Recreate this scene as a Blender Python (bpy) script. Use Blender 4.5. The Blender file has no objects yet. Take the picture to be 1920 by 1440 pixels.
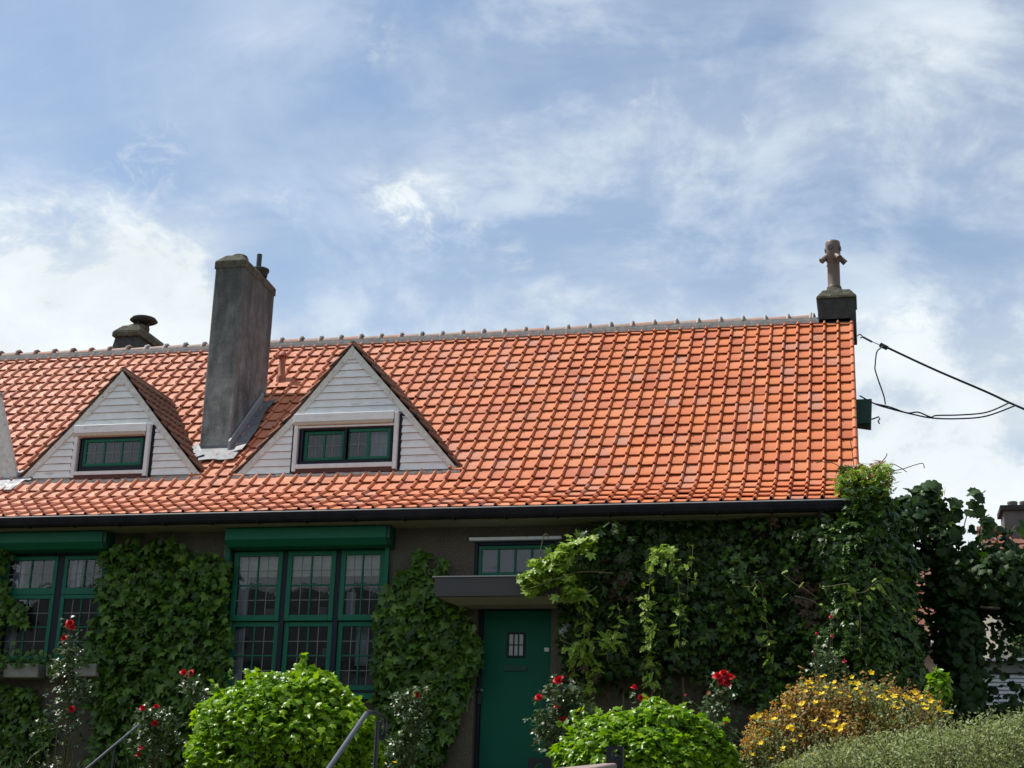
import bpy, math, random
import numpy as np
from mathutils import Matrix, Vector
random.seed(7); RNG = np.random.default_rng(11)
S = bpy.context.scene; COL = S.collection
R = math.radians

# ------------------------------------------------------------------ camera
FPX = 2892.0
CAM = np.array([5.24, -20.616, -1.322])
_yaw, _pit, _rol = R(13.31), R(17.49), R(1.806)
_F = np.array([-math.sin(_yaw)*math.cos(_pit), math.cos(_yaw)*math.cos(_pit), math.sin(_pit)])
_R0 = np.array([math.cos(_yaw), math.sin(_yaw), 0.0]); _U0 = np.cross(_R0, _F)
_RT = _R0*math.cos(_rol)+_U0*math.sin(_rol); _UP = -_R0*math.sin(_rol)+_U0*math.cos(_rol)
cd = bpy.data.cameras.new('camera'); cam = bpy.data.objects.new('camera', cd); COL.objects.link(cam)
cam.matrix_world = Matrix(((_RT[0], _UP[0], -_F[0], CAM[0]), (_RT[1], _UP[1], -_F[1], CAM[1]), (_RT[2], _UP[2], -_F[2], CAM[2]), (0, 0, 0, 1)))
cd.sensor_width = 36; cd.lens = FPX/1920*36; cd.clip_start = .1; cd.clip_end = 3000
S.camera = cam

def ray(px, py): return _F*FPX+_RT*(px-960)-_UP*(py-720)
def W(px, py, Y=0.0):                       # surveyed point on the vertical plane y = Y
    d = ray(px, py); return CAM+d*((Y-CAM[1])/d[1])
def WX(px, py, X):
    d = ray(px, py); return CAM+d*((X-CAM[0])/d[0])

# ------------------------------------------------------------------ sun and sky
SUN = np.array([-.53, .03, .85]); SUN /= np.linalg.norm(SUN)
sl = bpy.data.lights.new('sun', 'SUN'); sl.energy = 5.0; sl.angle = R(.53); sl.color = (1, .955, .89)
so = bpy.data.objects.new('sun', sl); COL.objects.link(so)
so.rotation_euler = Vector(SUN).to_track_quat('Z', 'Y').to_euler()
S.view_settings.view_transform = 'Standard'; S.view_settings.look = 'None'
S.view_settings.exposure = 0.17; S.view_settings.gamma = 1.0
wd = bpy.data.worlds.new('World'); S.world = wd; wd.use_nodes = True
nt = wd.node_tree; nt.nodes.clear()
def N(t, **k):
    n = nt.nodes.new(t)
    for a, b in k.items(): setattr(n, a, b)
    return n
def lk(a, b): nt.links.new(a, b)
def mth(op, a, b=None, clamp=False):
    n = N('ShaderNodeMath', operation=op, use_clamp=clamp)
    for i, v in enumerate((a, b)):
        if v is None: continue
        if isinstance(v, (int, float)): n.inputs[i].default_value = v
        else: lk(v, n.inputs[i])
    return n.outputs[0]
sky = N('ShaderNodeTexSky', sky_type='NISHITA'); sky.sun_disc = False
sky.sun_elevation = math.asin(SUN[2]); sky.sun_rotation = math.atan2(SUN[0], SUN[1])
sky.air_density = 1.0; sky.dust_density = .6; sky.ozone_density = 1.6
tc = N('ShaderNodeTexCoord'); sep = N('ShaderNodeSeparateXYZ'); lk(tc.outputs['Generated'], sep.inputs[0])
den = mth('ADD', mth('MAXIMUM', sep.outputs[2], 0.0), .22)
cb = N('ShaderNodeCombineXYZ'); lk(mth('DIVIDE', sep.outputs[0], den), cb.inputs[0]); lk(mth('DIVIDE', sep.outputs[1], den), cb.inputs[1])
def noise(vec, scale, det, rough, rot=0, sc=(1, 1, 1), dist=0.0, loc=(0, 0, 0)):
    mp = N('ShaderNodeMapping'); mp.inputs['Rotation'].default_value[2] = rot
    mp.inputs['Scale'].default_value = sc; mp.inputs['Location'].default_value = loc; lk(vec, mp.inputs[0])
    n = N('ShaderNodeTexNoise'); n.inputs['Scale'].default_value = scale; n.inputs['Detail'].default_value = det
    n.inputs['Roughness'].default_value = rough; n.inputs['Distortion'].default_value = dist
    lk(mp.outputs[0], n.inputs['Vector']); return n.outputs[0]
def mr(v, a, b, c=0, d=1):
    n = N('ShaderNodeMapRange', interpolation_type='SMOOTHSTEP'); lk(v, n.inputs[0])
    for i, x in enumerate((a, b, c, d)): n.inputs[i+1].default_value = x
    return n.outputs[0]
def blob(px, py, r0, r1, st=1.0, sx=1.0):    # a bank of cloud in a given compass direction
    d = ray(px, py); d = d/np.linalg.norm(d)
    v = N('ShaderNodeVectorMath', operation='SUBTRACT'); lk(tc.outputs['Generated'], v.inputs[0]); v.inputs[1].default_value = d
    v2 = N('ShaderNodeVectorMath', operation='MULTIPLY'); lk(v.outputs[0], v2.inputs[0]); v2.inputs[1].default_value = (1, 1, sx)
    l = N('ShaderNodeVectorMath', operation='LENGTH'); lk(v2.outputs[0], l.inputs[0])
    return mr(l.outputs['Value'], r0, r1, st, 0)
thin = noise(cb.outputs[0], 1.15, 9, .56, rot=.5, sc=(1, 1.35, 1), dist=.5, loc=(3.1, .4, 0))
wisp = noise(cb.outputs[0], 3.0, 10, .62, rot=-.75, sc=(.75, 1.4, 1), dist=.6, loc=(1, 2, 0))
puff = noise(tc.outputs['Generated'], 9.0, 12, .60, sc=(1, 1, 1.5), dist=.25, loc=(.3, .1, .7))
# big soft banks
banks = blob(1150, 190, .02, .19, .30)
for b in ((1800, 110, .02, .13, .30), (1880, 300, .0, .14, .14), (960, 620, .05, .30, .34, 2.0), (120, 580, .06, .145, 1.15, 1.5), (330, 630, .02, .08, .6), (1820, 860, .04, .18, .85, 1.2),
          (380, 400, .01, .055, .30, 1.6), (760, 350, .0, .05, .25, 2), (1560, 430, .02, .16, .20), (880, 70, .0, .14, .12), (560, 40, .0, .08, .18)):
    banks = mth('ADD', banks, blob(*b))
tufts = blob(735, 362, .0, .035, 1.0)
for b in ((800, 400, .0, .035, .9), (880, 430, .0, .03, .7), (968, 478, .0, .016, 1.2), (1380, 236, .0, .022, 1.0), (540, 370, .0, .025, .6), (100, 425, .0, .035, .7), (290, 300, .0, .04, .7), (700, 70, .0, .03, .7), (210, 380, .0, .045, .7), (1210, 178, .0, .02, .8), (1690, 610, .0, .04, .7), (800, 455, .0, .02, .8)):
    tufts = mth('ADD', tufts, blob(*b))
fine = noise(tc.outputs['Generated'], 34.0, 8, .68, sc=(1, 1, 1.3), dist=.6, loc=(.2, .5, .1))
n1 = mr(thin, .34, .74); n2 = mr(wisp, .42, .78); n3 = mr(puff, .42, .60)
hz = mr(sep.outputs[2], .02, .50, .60, 0)      # paler towards the horizon
veil = mth('ADD', mth('MULTIPLY', n1, .30), mth('MULTIPLY', n2, .20))
dens = mth('ADD', mth('ADD', veil, hz), mth('MULTIPLY', banks, mth('ADD', mth('MULTIPLY', n3, .75), mth('ADD', mth('MULTIPLY', n2, .35), .28))))
dens = mth('ADD', dens, mth('MULTIPLY', tufts, mth('MULTIPLY', mr(fine, .44, .72), .65)))
back = mr(sep.outputs[1], .25, -.35, 0, .35)      # cloud added out of view behind the viewer, makes the skylight less blue
dens = mth('ADD', dens, back, clamp=True)
skb = N('ShaderNodeVectorMath', operation='MULTIPLY'); lk(sky.outputs[0], skb.inputs[0]); skb.inputs[1].default_value = (1.14, 1.22, 1.24)
mix = N('ShaderNodeMix', data_type='RGBA'); lk(dens, mix.inputs[0]); lk(skb.outputs[0], mix.inputs[6])
shade = mr(puff, .3, .75, .78, 1.0)
cc = N('ShaderNodeVectorMath', operation='SCALE'); cc.inputs[0].default_value = (8.1, 8.75, 9.1); lk(shade, cc.inputs['Scale'])
lk(cc.outputs[0], mix.inputs[7])
bg = N('ShaderNodeBackground'); bg.inputs[1].default_value = .105; lk(mix.outputs[2], bg.inputs[0])
wo = N('ShaderNodeOutputWorld'); lk(bg.outputs[0], wo.inputs[0])

# ------------------------------------------------------------------ materials
MT = {}
def pm(name, col, rough=.7, spec=.4, n=0.0, nsc=8.0, col2=None, bump=0.0, bsc=60.0, metal=0.0, coords='Object', streak=None, island=None, transl=None, rn=0, zdark=None, bdist=.01, xpink_sheen=None):
    m = bpy.data.materials.new(name); m.use_nodes = True; t = m.node_tree; nd = t.nodes; L = t.links
    b = nd['Principled BSDF']; b.inputs['Roughness'].default_value = rough; b.inputs['Metallic'].default_value = metal
    b.inputs['Specular IOR Level'].default_value = spec
    c = nd.new('ShaderNodeRGB'); c.outputs[0].default_value = (*col, 1); out = c.outputs[0]
    tcn = nd.new('ShaderNodeTexCoord')
    def mx(f, a, bcol):
        x = nd.new('ShaderNodeMix'); x.data_type = 'RGBA'; L.new(f, x.inputs[0]); L.new(a, x.inputs[6])
        if isinstance(bcol, tuple): x.inputs[7].default_value = (*bcol, 1)
        else: L.new(bcol, x.inputs[7])
        return x.outputs[2]
    def nz(sc, det=6, ro=.6, scale=None):
        q = nd.new('ShaderNodeTexNoise'); q.inputs['Scale'].default_value = sc; q.inputs['Detail'].default_value = det; q.inputs['Roughness'].default_value = ro
        if scale:
            mp = nd.new('ShaderNodeMapping'); mp.inputs['Scale'].default_value = scale; L.new(tcn.outputs[coords], mp.inputs[0]); L.new(mp.outputs[0], q.inputs['Vector'])
        else: L.new(tcn.outputs[coords], q.inputs['Vector'])
        return q.outputs[0]
    def rng(v, a, b_, c_=0, d_=1):
        q = nd.new('ShaderNodeMapRange'); L.new(v, q.inputs[0])
        for i, x in enumerate((a, b_, c_, d_)): q.inputs[i+1].default_value = x
        return q.outputs[0]
    if island:                              # list of colours picked per leaf / tile
        g = nd.new('ShaderNodeNewGeometry'); cr = nd.new('ShaderNodeValToRGB'); L.new(g.outputs['Random Per Island'], cr.inputs[0])
        e = cr.color_ramp; e.interpolation = 'LINEAR'
        e.elements[0].position = 0; e.elements[0].color = (*island[0], 1); e.elements[1].position = 1; e.elements[1].color = (*island[-1], 1)
        for i, k in enumerate(island[1:-1]):
            el = e.elements.new((i+1)/(len(island)-1)); el.color = (*k, 1)
        out = cr.outputs[0]
    if xpink_sheen:                              # pinker tiles and their pale sheen, both mixed into colour towards one end
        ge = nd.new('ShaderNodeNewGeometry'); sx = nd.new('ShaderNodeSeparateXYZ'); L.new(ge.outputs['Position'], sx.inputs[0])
        out = mx(rng(sx.outputs[0], xpink_sheen[0], xpink_sheen[1], xpink_sheen[3], 0), out, xpink_sheen[2])
    if n:
        out = mx(rng(nz(nsc), .35, .7, 0, n), out, col2 or tuple(x*.45 for x in col))
    if streak:
        for (c3, sc3, vec3, lo, hi, am) in streak:
            out = mx(rng(nz(sc3, 5, .6, vec3), lo, hi, 0, am), out, c3)
    if zdark:                               # soot that has run down from the top, ragged edge
        ge = nd.new('ShaderNodeNewGeometry'); sx = nd.new('ShaderNodeSeparateXYZ'); L.new(ge.outputs['Position'], sx.inputs[0])
        ad = nd.new('ShaderNodeMath'); ad.operation = 'MULTIPLY_ADD'; L.new(nz(2.2, 6, .65, (2.5, 2.5, .6)), ad.inputs[0]); ad.inputs[1].default_value = 4.0; L.new(sx.outputs[2], ad.inputs[2])
        out = mx(rng(ad.outputs[0], zdark[0]+2, zdark[1]+2, 0, zdark[3]), out, zdark[2])
    L.new(out, b.inputs['Base Color'])
    if rn:
        L.new(rng(nz(nsc*1.7), .3, .7, max(.05, rough-rn), min(1, rough+rn)), b.inputs['Roughness'])
    if bump:
        bp = nd.new('ShaderNodeBump'); bp.inputs['Strength'].default_value = bump; bp.inputs['Distance'].default_value = bdist
        L.new(nz(bsc, 4, .7), bp.inputs['Height']); L.new(bp.outputs[0], b.inputs['Normal'])
    if transl:
        tr = nd.new('ShaderNodeBsdfTranslucent')
        h = nd.new('ShaderNodeMix'); h.data_type = 'RGBA'; h.blend_type = 'MULTIPLY'; h.inputs[0].default_value = 1
        L.new(out, h.inputs[6]); h.inputs[7].default_value = (*transl[1], 1); L.new(h.outputs[2], tr.inputs[0])
        ms = nd.new('ShaderNodeMixShader'); ms.inputs[0].default_value = transl[0]
        L.new(b.outputs[0], ms.inputs[1]); L.new(tr.outputs[0], ms.inputs[2]); L.new(ms.outputs[0], nd['Material Output'].inputs[0])
    MT[name] = m; return m
tile_cols = [(.42, .100, .034), (.62, .185, .058), (.56, .150, .048), (.64, .23, .09), (.54, .145, .055), (.64, .195, .062), (.48, .21, .14), (.60, .17, .052), (.46, .12, .05), (.62, .19, .06)]
pm('clay_tile', (.5, .15, .06), .68, .35, n=.35, nsc=5, col2=(.42, .16, .09), island=tile_cols, bump=.25, bsc=90, rn=.15, xpink_sheen=(-9.5, 2.0, (.62, .30, .21), .72),
   streak=[((.30, .25, .20), 2.3, (1, 1, 1), .60, .78, .35), ((.12, .07, .05), 9, (1, 1, 1), .63, .78, .55), ((.50, .46, .38), 45, (1, 1, 1), .70, .76, .55), ((.16, .12, .07), 1.1, (1, 2.2, 2.2), .60, .75, .45)])
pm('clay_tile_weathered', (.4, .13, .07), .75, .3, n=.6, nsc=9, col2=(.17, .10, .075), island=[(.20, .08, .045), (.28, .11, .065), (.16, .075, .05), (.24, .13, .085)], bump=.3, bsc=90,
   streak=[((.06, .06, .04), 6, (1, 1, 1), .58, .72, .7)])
pm('mortar', (.52, .50, .47), .9, .2, n=.7, nsc=14, bump=.6, bsc=70)
pm('ridge_clay', (.46, .22, .15), .8, .3, n=.9, nsc=7, col2=(.24, .21, .19), island=[(.50, .20, .12), (.36, .25, .20), (.44, .22, .15)], bump=.3)
pm('siding_paint', (.60, .64, .70), .55, .35, n=.35, nsc=6, col2=(.50, .50, .50), bump=.25, bsc=40, island=[(.72, .735, .74), (.80, .81, .81), (.76, .775, .78)],
   streak=[((.36, .34, .30), 9, (.35, 1, 2.2), .60, .74, .85), ((.2, .19, .16), 38, (1, 1, 1), .72, .76, .7)])
pm('white_trim', (.70, .72, .74), .5, .4, n=.4, nsc=10, col2=(.46, .44, .40), bump=.15, bsc=40, streak=[((.25, .23, .2), 22, (1, 1, .3), .66, .75, .7)])
pm('barge_paint', (.66, .66, .63), .7, .3, n=.6, nsc=12, col2=(.38, .36, .31), bump=.4, bsc=40, streak=[((.18, .17, .14), 16, (1, 1, 1), .6, .7, .8)])
pm('beige_slat', (.50, .40, .31), .5, .4, n=.3, nsc=20)
pm('green_paint', (.006, .115, .066), .5, .25, n=.35, nsc=4, col2=(.01, .10, .06), bump=.08, bsc=30, rn=.1)
pm('door_paint', (.002, .088, .052), .55, .18, n=.25, nsc=3, col2=(.005, .075, .045), bump=.06, bsc=14)
pm('green_dark', (.006, .055, .035), .5, .4, n=.3, nsc=5)
pm('navy_frame', (.008, .011, .022), .55, .25, n=.3, nsc=6)
pm('lead_came', (.17, .17, .175), .6, .3)
pm('gutter_metal', (.011, .010, .014), .75, .12, n=.3, nsc=5, col2=(.045, .04, .04))
pm('zinc_lip', (.36, .36, .37), .55, .4, n=.3)
pm('pebble_dash', (.17, .145, .115), .95, .1, n=.9, nsc=55, col2=(.04, .036, .03), bump=1.0, bsc=55, bdist=.02, streak=[((.07, .065, .06), 1.6, (1, 1, .6), .45, .7, .5), ((.30, .28, .25), 160, (1, 1, 1), .62, .7, .6)])
pm('grey_render', (.25, .25, .235), .9, .15, n=.5, nsc=3, col2=(.16, .16, .15), bump=.7, bsc=60)
pm('chimney_render', (.38, .385, .375), .9, .2, n=.75, nsc=4, col2=(.16, .155, .15), bump=1.0, bsc=15, bdist=.035,
   zdark=(5.2, 8.0, (.050, .053, .050), .80), streak=[((.05, .055, .05), 2.4, (2.0, 2.0, .45), .46, .62, .5), ((.10, .125, .075), 5, (1, 1, .7), .55, .72, .45), ((.02, .02, .02), 30, (1, 1, 1), .62, .7, .5)])
pm('chimney_cap', (.115, .11, .085), .95, .15, n=.9, nsc=10, col2=(.04, .04, .032), bump=1.0, bsc=26, bdist=.02, streak=[((.24, .22, .11), 12, (1, 1, 1), .56, .7, .5)])
pm('sooty_cement', (.06, .062, .06), .95, .15, n=.7, nsc=9, col2=(.025, .028, .025), bump=.7, bsc=60)
pm('brown_pipe', (.15, .10, .082), .5, .4, n=.6, nsc=7, col2=(.10, .075, .06), bump=.15)
pm('terracotta_pipe', (.40, .13, .075), .65, .35, n=.5, nsc=14, col2=(.24, .09, .06))
pm('lead_sheet', (.20, .21, .225), .6, .4, metal=.15, n=.7, nsc=7, col2=(.12, .125, .14), bump=.5, bsc=9, rn=.15)
pm('red_brown_wood', (.11, .045, .038), .7, .3, n=.5)
pm('wood_rail', (.32, .24, .215), .6, .35, n=.4, nsc=7)
pm('black_steel', (.014, .017, .022), .38, .5, n=.3, nsc=5)
pm('grey_rail', (.09, .10, .115), .35, .5, n=.3, nsc=8)
pm('planter', (.26, .25, .23), .8, .3, n=.5, nsc=7, bump=.2)
pm('white_plastic', (.55, .55, .55), .4, .5)
pm('opal', (.36, .37, .37), .35, .5)
pm('canopy_metal', (.050, .048, .055), .45, .4, n=.45, nsc=4, col2=(.085, .06, .045), streak=[((.16, .09, .05), 7, (2, 2, .3), .66, .76, .5)])
pm('soffit_paint', (.23, .205, .155), .8, .3, n=.5, nsc=6, col2=(.16, .14, .10), bump=.3)
pm('pale_buff', (.74, .67, .56), .85, .1, n=.3, nsc=12)
pm('curtain_cloth', (.60, .61, .66), .9, .1, n=.3)
pm('dark_inside', (.03, .03, .032), .95, .05)
pm('bark', (.09, .07, .052), .95, .15, n=.6, nsc=30, bump=.7)
pm('vine_stem', (.13, .12, .06), .85, .2, n=.5, nsc=30)
pm('twig_brown', (.17, .095, .05), .85, .2, n=.6, nsc=24)
pm('soil', (.055, .075, .025), .95, .1, n=.8, nsc=3, col2=(.07, .055, .035), bump=.8)
pm('asphalt', (.05, .05, .052), .9, .2, n=.4, nsc=20, bump=.4)
pm('cable_black', (.012, .014, .024), .5, .3)
pm('plaster_sunny', (.42, .38, .31), .9, .15, n=.5, nsc=2, bump=.5, bsc=30)
pm('slat_white', (.72, .75, .78), .5, .3)
pm('far_brick', (.15, .14, .135), .9, .15, n=.5, nsc=6)
def leaf(name, cols, rough=.42, tr=.22, tc_=(.9, 1.0, .35), spec=.3):
    pm(name, cols[0], rough, spec, island=cols, transl=(tr, tc_), n=.25, nsc=11, col2=tuple(x*.6 for x in cols[0]))
leaf('ivy_leaf', [(.016, .045, .007), (.045, .110, .013), (.085, .180, .018), (.024, .066, .009), (.14, .25, .030), (.040, .098, .012), (.10, .20, .02)], .38)
leaf('creeper_leaf', [(.008, .024, .005), (.019, .050, .008), (.040, .092, .013), (.013, .035, .007), (.060, .118, .018), (.024, .060, .010)], .40, .18)
leaf('creeper_red', [(.10, .055, .035), (.13, .10, .05), (.085, .04, .03), (.16, .13, .08)], .45, .2)
leaf('shoot_leaf', [(.22, .36, .035), (.34, .50, .06), (.16, .27, .03), (.42, .50, .10)], .42, .35)
leaf('bush_leaf', [(.15, .30, .012), (.22, .42, .015), (.32, .50, .022), (.10, .22, .012), (.26, .46, .018)], .33, .50, (1, 1, .12), .4)
leaf('pale_glint_leaf', [(.20, .27, .10), (.32, .38, .18), (.26, .25, .12), (.16, .24, .07)], .38, .2, spec=.4)
leaf('rose_leaf', [(.035, .075, .022), (.05, .10, .028), (.07, .12, .04), (.045, .085, .028), (.10, .11, .04)], .36, .2, spec=.4)
leaf('vine_leaf', [(.016, .042, .010), (.026, .066, .015), (.042, .095, .02), (.02, .05, .012)], .55, .40, (.95, 1, .3))
leaf('tan_leaf', [(.22, .10, .035), (.44, .26, .06), (.52, .34, .09), (.22, .15, .05), (.20, .23, .06), (.52, .22, .05), (.28, .14, .045)], .55, .35, (1, .85, .4))
leaf('olive_leaf', [(.18, .23, .075), (.29, .35, .14), (.37, .43, .20), (.21, .26, .09), (.46, .52, .28)], .6, .38, (1, 1, .55))
leaf('gold_leaf', [(.55, .24, .03), (.70, .38, .04), (.62, .45, .10), (.45, .16, .03), (.75, .5, .05)], .5, .35, (1, .9, .4))
leaf('grass_leaf', [(.06, .11, .03), (.10, .16, .045), (.16, .17, .07)], .55, .25)
leaf('far_leaf', [(.07, .12, .03), (.10, .17, .04), (.05, .09, .025)], .55, .25)
pm('red_petal', (.62, .008, .022), .5, .3, n=.4, nsc=20, col2=(.42, .004, .012), transl=(.25, (1, .25, .3)))
pm('pink_petal', (.60, .04, .10), .5, .3, transl=(.25, (1, .5, .5)))
pm('yellow_petal', (.90, .62, .008), .5, .3, transl=(.3, (1, .9, .4)))
pm('glint_white', (.75, .76, .62), .45, .5, transl=(.2, (1, 1, .9)))  # near white for flecks that paint glints on glossy bush leaves
def glassmat(name, tint, refl=1.0, dirt=.06):
    m = bpy.data.materials.new(name); m.use_nodes = True; t = m.node_tree; nd = t.nodes; L = t.links; nd.clear()
    tr = nd.new('ShaderNodeBsdfTransparent'); tr.inputs[0].default_value = (*tint, 1)
    gl = nd.new('ShaderNodeBsdfGlossy'); gl.inputs['Roughness'].default_value = .015
    fr = nd.new('ShaderNodeFresnel'); fr.inputs[0].default_value = 1.52
    no = nd.new('ShaderNodeTexNoise'); no.inputs['Scale'].default_value = 2.2; bp = nd.new('ShaderNodeBump'); bp.inputs['Strength'].default_value = .05; bp.inputs['Distance'].default_value = .05
    L.new(no.outputs[0], bp.inputs['Height']); L.new(bp.outputs[0], gl.inputs['Normal'])
    k = nd.new('ShaderNodeMath'); k.operation = 'MULTIPLY'; k.inputs[1].default_value = refl; L.new(fr.outputs[0], k.inputs[0])
    ms = nd.new('ShaderNodeMixShader'); L.new(k.outputs[0], ms.inputs[0]); L.new(tr.outputs[0], ms.inputs[1]); L.new(gl.outputs[0], ms.inputs[2])
    df = nd.new('ShaderNodeBsdfDiffuse'); df.inputs[0].default_value = (.35, .38, .42, 1)
    m2 = nd.new('ShaderNodeMixShader'); m2.inputs[0].default_value = dirt; L.new(ms.outputs[0], m2.inputs[1]); L.new(df.outputs[0], m2.inputs[2])
    o = nd.new('ShaderNodeOutputMaterial'); L.new(m2.outputs[0], o.inputs[0]); MT[name] = m
glassmat('glass', (.80, .84, .86), 1.0, .02)
glassmat('frosted_glass', (.35, .40, .5), 1.5, .30)

# ------------------------------------------------------------------ mesh helpers
class MB:
    def __init__(s): s.v = []; s.f = []; s.sm = []
    def add(s, vs, fs, smooth=False):
        o = len(s.v); s.v += [tuple(map(float, p)) for p in vs]; s.f += [tuple(i+o for i in f) for f in fs]; s.sm += [smooth]*len(fs)
    def box(s, x0, x1, y0, y1, z0, z1):
        s.add([(x, y, z) for x in (x0, x1) for y in (y0, y1) for z in (z0, z1)],
              [(0, 1, 3, 2), (4, 6, 7, 5), (0, 4, 5, 1), (2, 3, 7, 6), (0, 2, 6, 4), (1, 5, 7, 3)])
    def hexa(s, b, t):                          # 4 bottom points, 4 top points
        s.add(list(b)+list(t), [(3, 2, 1, 0), (4, 5, 6, 7)]+[(i, (i+1) % 4, (i+1) % 4+4, i+4) for i in range(4)])
    def prism(s, poly, d):                      # planar polygon extruded by vector d
        n = len(poly); d = np.array(d, float); p = [np.array(q, float) for q in poly]
        s.add(p+[q+d for q in p], [tuple(range(n))[::-1], tuple(range(n, 2*n))]+[(i, (i+1) % n, (i+1) % n+n, i+n) for i in range(n)])
    def tube(s, pts, r, n=8, caps=True):
        pts = [np.array(p, float) for p in pts]; m = len(pts); rs = r if hasattr(r, '__len__') else [r]*m
        vs = []; up = None
        for i in range(m):
            d = pts[min(i+1, m-1)]-pts[max(i-1, 0)]; d = d/(np.linalg.norm(d)+1e-9)
            if up is None:
                up = np.array([0, 0, 1.]) if abs(d[2]) < .9 else np.array([0, 1., 0])
            a = np.cross(d, up); a /= np.linalg.norm(a)+1e-9; b = np.cross(a, d); up = b
            for k in range(n):
                t = 2*math.pi*k/n; vs.append(pts[i]+rs[i]*(math.cos(t)*a+math.sin(t)*b))
        fs = [(i*n+k, i*n+(k+1) % n, (i+1)*n+(k+1) % n, (i+1)*n+k) for i in range(m-1) for k in range(n)]
        s.add(vs, fs, True)
        if caps: s.add(vs[:n], [tuple(range(n))[::-1]]); s.add(vs[-n:], [tuple(range(n))])
    def lathe(s, c, prof, n=20, ax=None):
        vs = [(c[0]+r*math.cos(2*math.pi*k/n), c[1]+r*math.sin(2*math.pi*k/n), c[2]+z) for r, z in prof for k in range(n)]
        s.add(vs, [(i*n+k, i*n+(k+1) % n, (i+1)*n+(k+1) % n, (i+1)*n+k) for i in range(len(prof)-1) for k in range(n)], True)
        s.add(vs[:n], [tuple(range(n))[::-1]]); s.add(vs[-n:], [tuple(range(n))])
    def ball(s, c, r, n=12, sq=(1, 1, 1)):
        vs = []; 
        for i in range(1, n//2):
            a = math.pi*i/(n//2)
            for k in range(n): vs.append((c[0]+r*sq[0]*math.sin(a)*math.cos(2*math.pi*k/n), c[1]+r*sq[1]*math.sin(a)*math.sin(2*math.pi*k/n), c[2]+r*sq[2]*math.cos(a)))
        m = n//2-1; vs += [(c[0], c[1], c[2]+r*sq[2]), (c[0], c[1], c[2]-r*sq[2])]; T = m*n
        fs = [(i*n+k, (i+1)*n+k, (i+1)*n+(k+1) % n, i*n+(k+1) % n) for i in range(m-1) for k in range(n)]
        fs += [(T, k, (k+1) % n) for k in range(n)]+[(T+1, (m-1)*n+(k+1) % n, (m-1)*n+k) for k in range(n)]
        s.add(vs, fs, True)
    def build(s, name, mat, parent=None, bevel=0.0, seg=2):
        me = bpy.data.meshes.new(name); me.from_pydata(s.v, [], s.f); me.polygons.foreach_set('use_smooth', s.sm); me.update()
        me.materials.append(MT[mat]); o = bpy.data.objects.new(name, me); COL.objects.link(o)
        if parent is not None: o.parent = parent; o.matrix_parent_inverse = parent.matrix_basis.inverted()
        if bevel:
            b = o.modifiers.new('bevel', 'BEVEL'); b.width = bevel; b.segments = seg; b.limit_method = 'ANGLE'; b.angle_limit = R(40)
        return o
def mesh_np(name, V, T, mat, parent=None, smooth=False):
    me = bpy.data.meshes.new(name); V = np.asarray(V, np.float32); T = np.asarray(T, np.int32)
    me.vertices.add(len(V)); me.vertices.foreach_set('co', V.ravel())
    k = T.shape[1]; me.loops.add(T.size); me.loops.foreach_set('vertex_index', T.ravel())
    me.polygons.add(len(T)); me.polygons.foreach_set('loop_start', np.arange(0, T.size, k, dtype=np.int32))
    me.polygons.foreach_set('loop_total', np.full(len(T), k, np.int32))
    me.update(calc_edges=True); me.validate()
    if smooth: me.polygons.foreach_set('use_smooth', [True]*len(me.polygons))
    me.materials.append(MT[mat]); o = bpy.data.objects.new(name, me); COL.objects.link(o)
    if parent is not None: o.parent = parent; o.matrix_parent_inverse = parent.matrix_basis.inverted()
    return o
def tag(o, label=None, cat=None, group=None, kind=None):
    if label: o['label'] = label
    if cat: o['category'] = cat
    if group: o['group'] = group
    if kind: o['kind'] = kind
    return o
def empty(name, loc, label, cat, group=None, kind=None):
    o = bpy.data.objects.new(name, None); o.location = tuple(map(float, loc)); o.empty_display_size = .2; COL.objects.link(o)
    bpy.context.view_layer.update() if False else None
    return tag(o, label, cat, group, kind)
def fix(v): return v/(np.linalg.norm(v, axis=-1, keepdims=True)+1e-9)

# ---- smooth pseudo noise on points
def vn(P, sc, seed=0, octs=3):
    r = np.random.default_rng(seed); out = np.zeros(len(P)); amp = 1.0; tot = 0
    for o in range(octs):
        for j in range(5):
            k = r.normal(size=3)*sc*(2**o); ph = r.uniform(0, 6.28); out += amp*np.sin(P@k+ph); tot += amp
        amp *= .6
    return out/tot*2.2

# ---- leaf templates: vertices (x across, y to tip, z normal) and triangles
def fan(ring, cz=.06, cy=.35, fold=.12, droop=.15):
    ring = [(x, y) for x, y in ring]
    full = ring+[(-x, y) for x, y in ring[::-1] if abs(x) > 1e-6]
    v = [(0, cy, cz)]+[(x, y, -fold*abs(x)-droop*y*y) for x, y in full]; n = len(full)
    return np.array(v), np.array([(0, i+1, (i+1) % n+1) for i in range(n)])
T_IVY = fan([(0, 0), (.26, -.14), (.52, .14), (.36, .30), (.50, .60), (.22, .58), (0, 1.05)])
T_OV = fan([(0, 0), (.20, .10), (.33, .38), (.22, .72), (0, 1.05)], .04, .45)
T_GRAPE = fan([(0, .02), (.22, -.14), (.45, -.02), (.42, .22), (.60, .38), (.42, .60), (.30, .86), (.10, .84), (0, 1.0)], .05, .4, .16, .22)
T_ROSE = fan([(0, 0), (.24, .18), (.28, .55), (0, 1.0)], .03, .4, .2, .1)
def leaflet(ox, oy, ang, ln, wd, dz=0):
    c, s_ = math.cos(ang), math.sin(ang); pts = [(0, 0), (wd, .38*ln), (wd*.7, .72*ln), (0, ln), (-wd*.7, .72*ln), (-wd, .38*ln)]
    v = [(ox+x*c+y*s_, oy-x*s_+y*c, dz-abs(x)*.4-.12*(y**2)+.0) for x, y in pts]
    return v, [(0, 1, 5), (1, 2, 4), (1, 4, 5), (2, 3, 4)]
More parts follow.
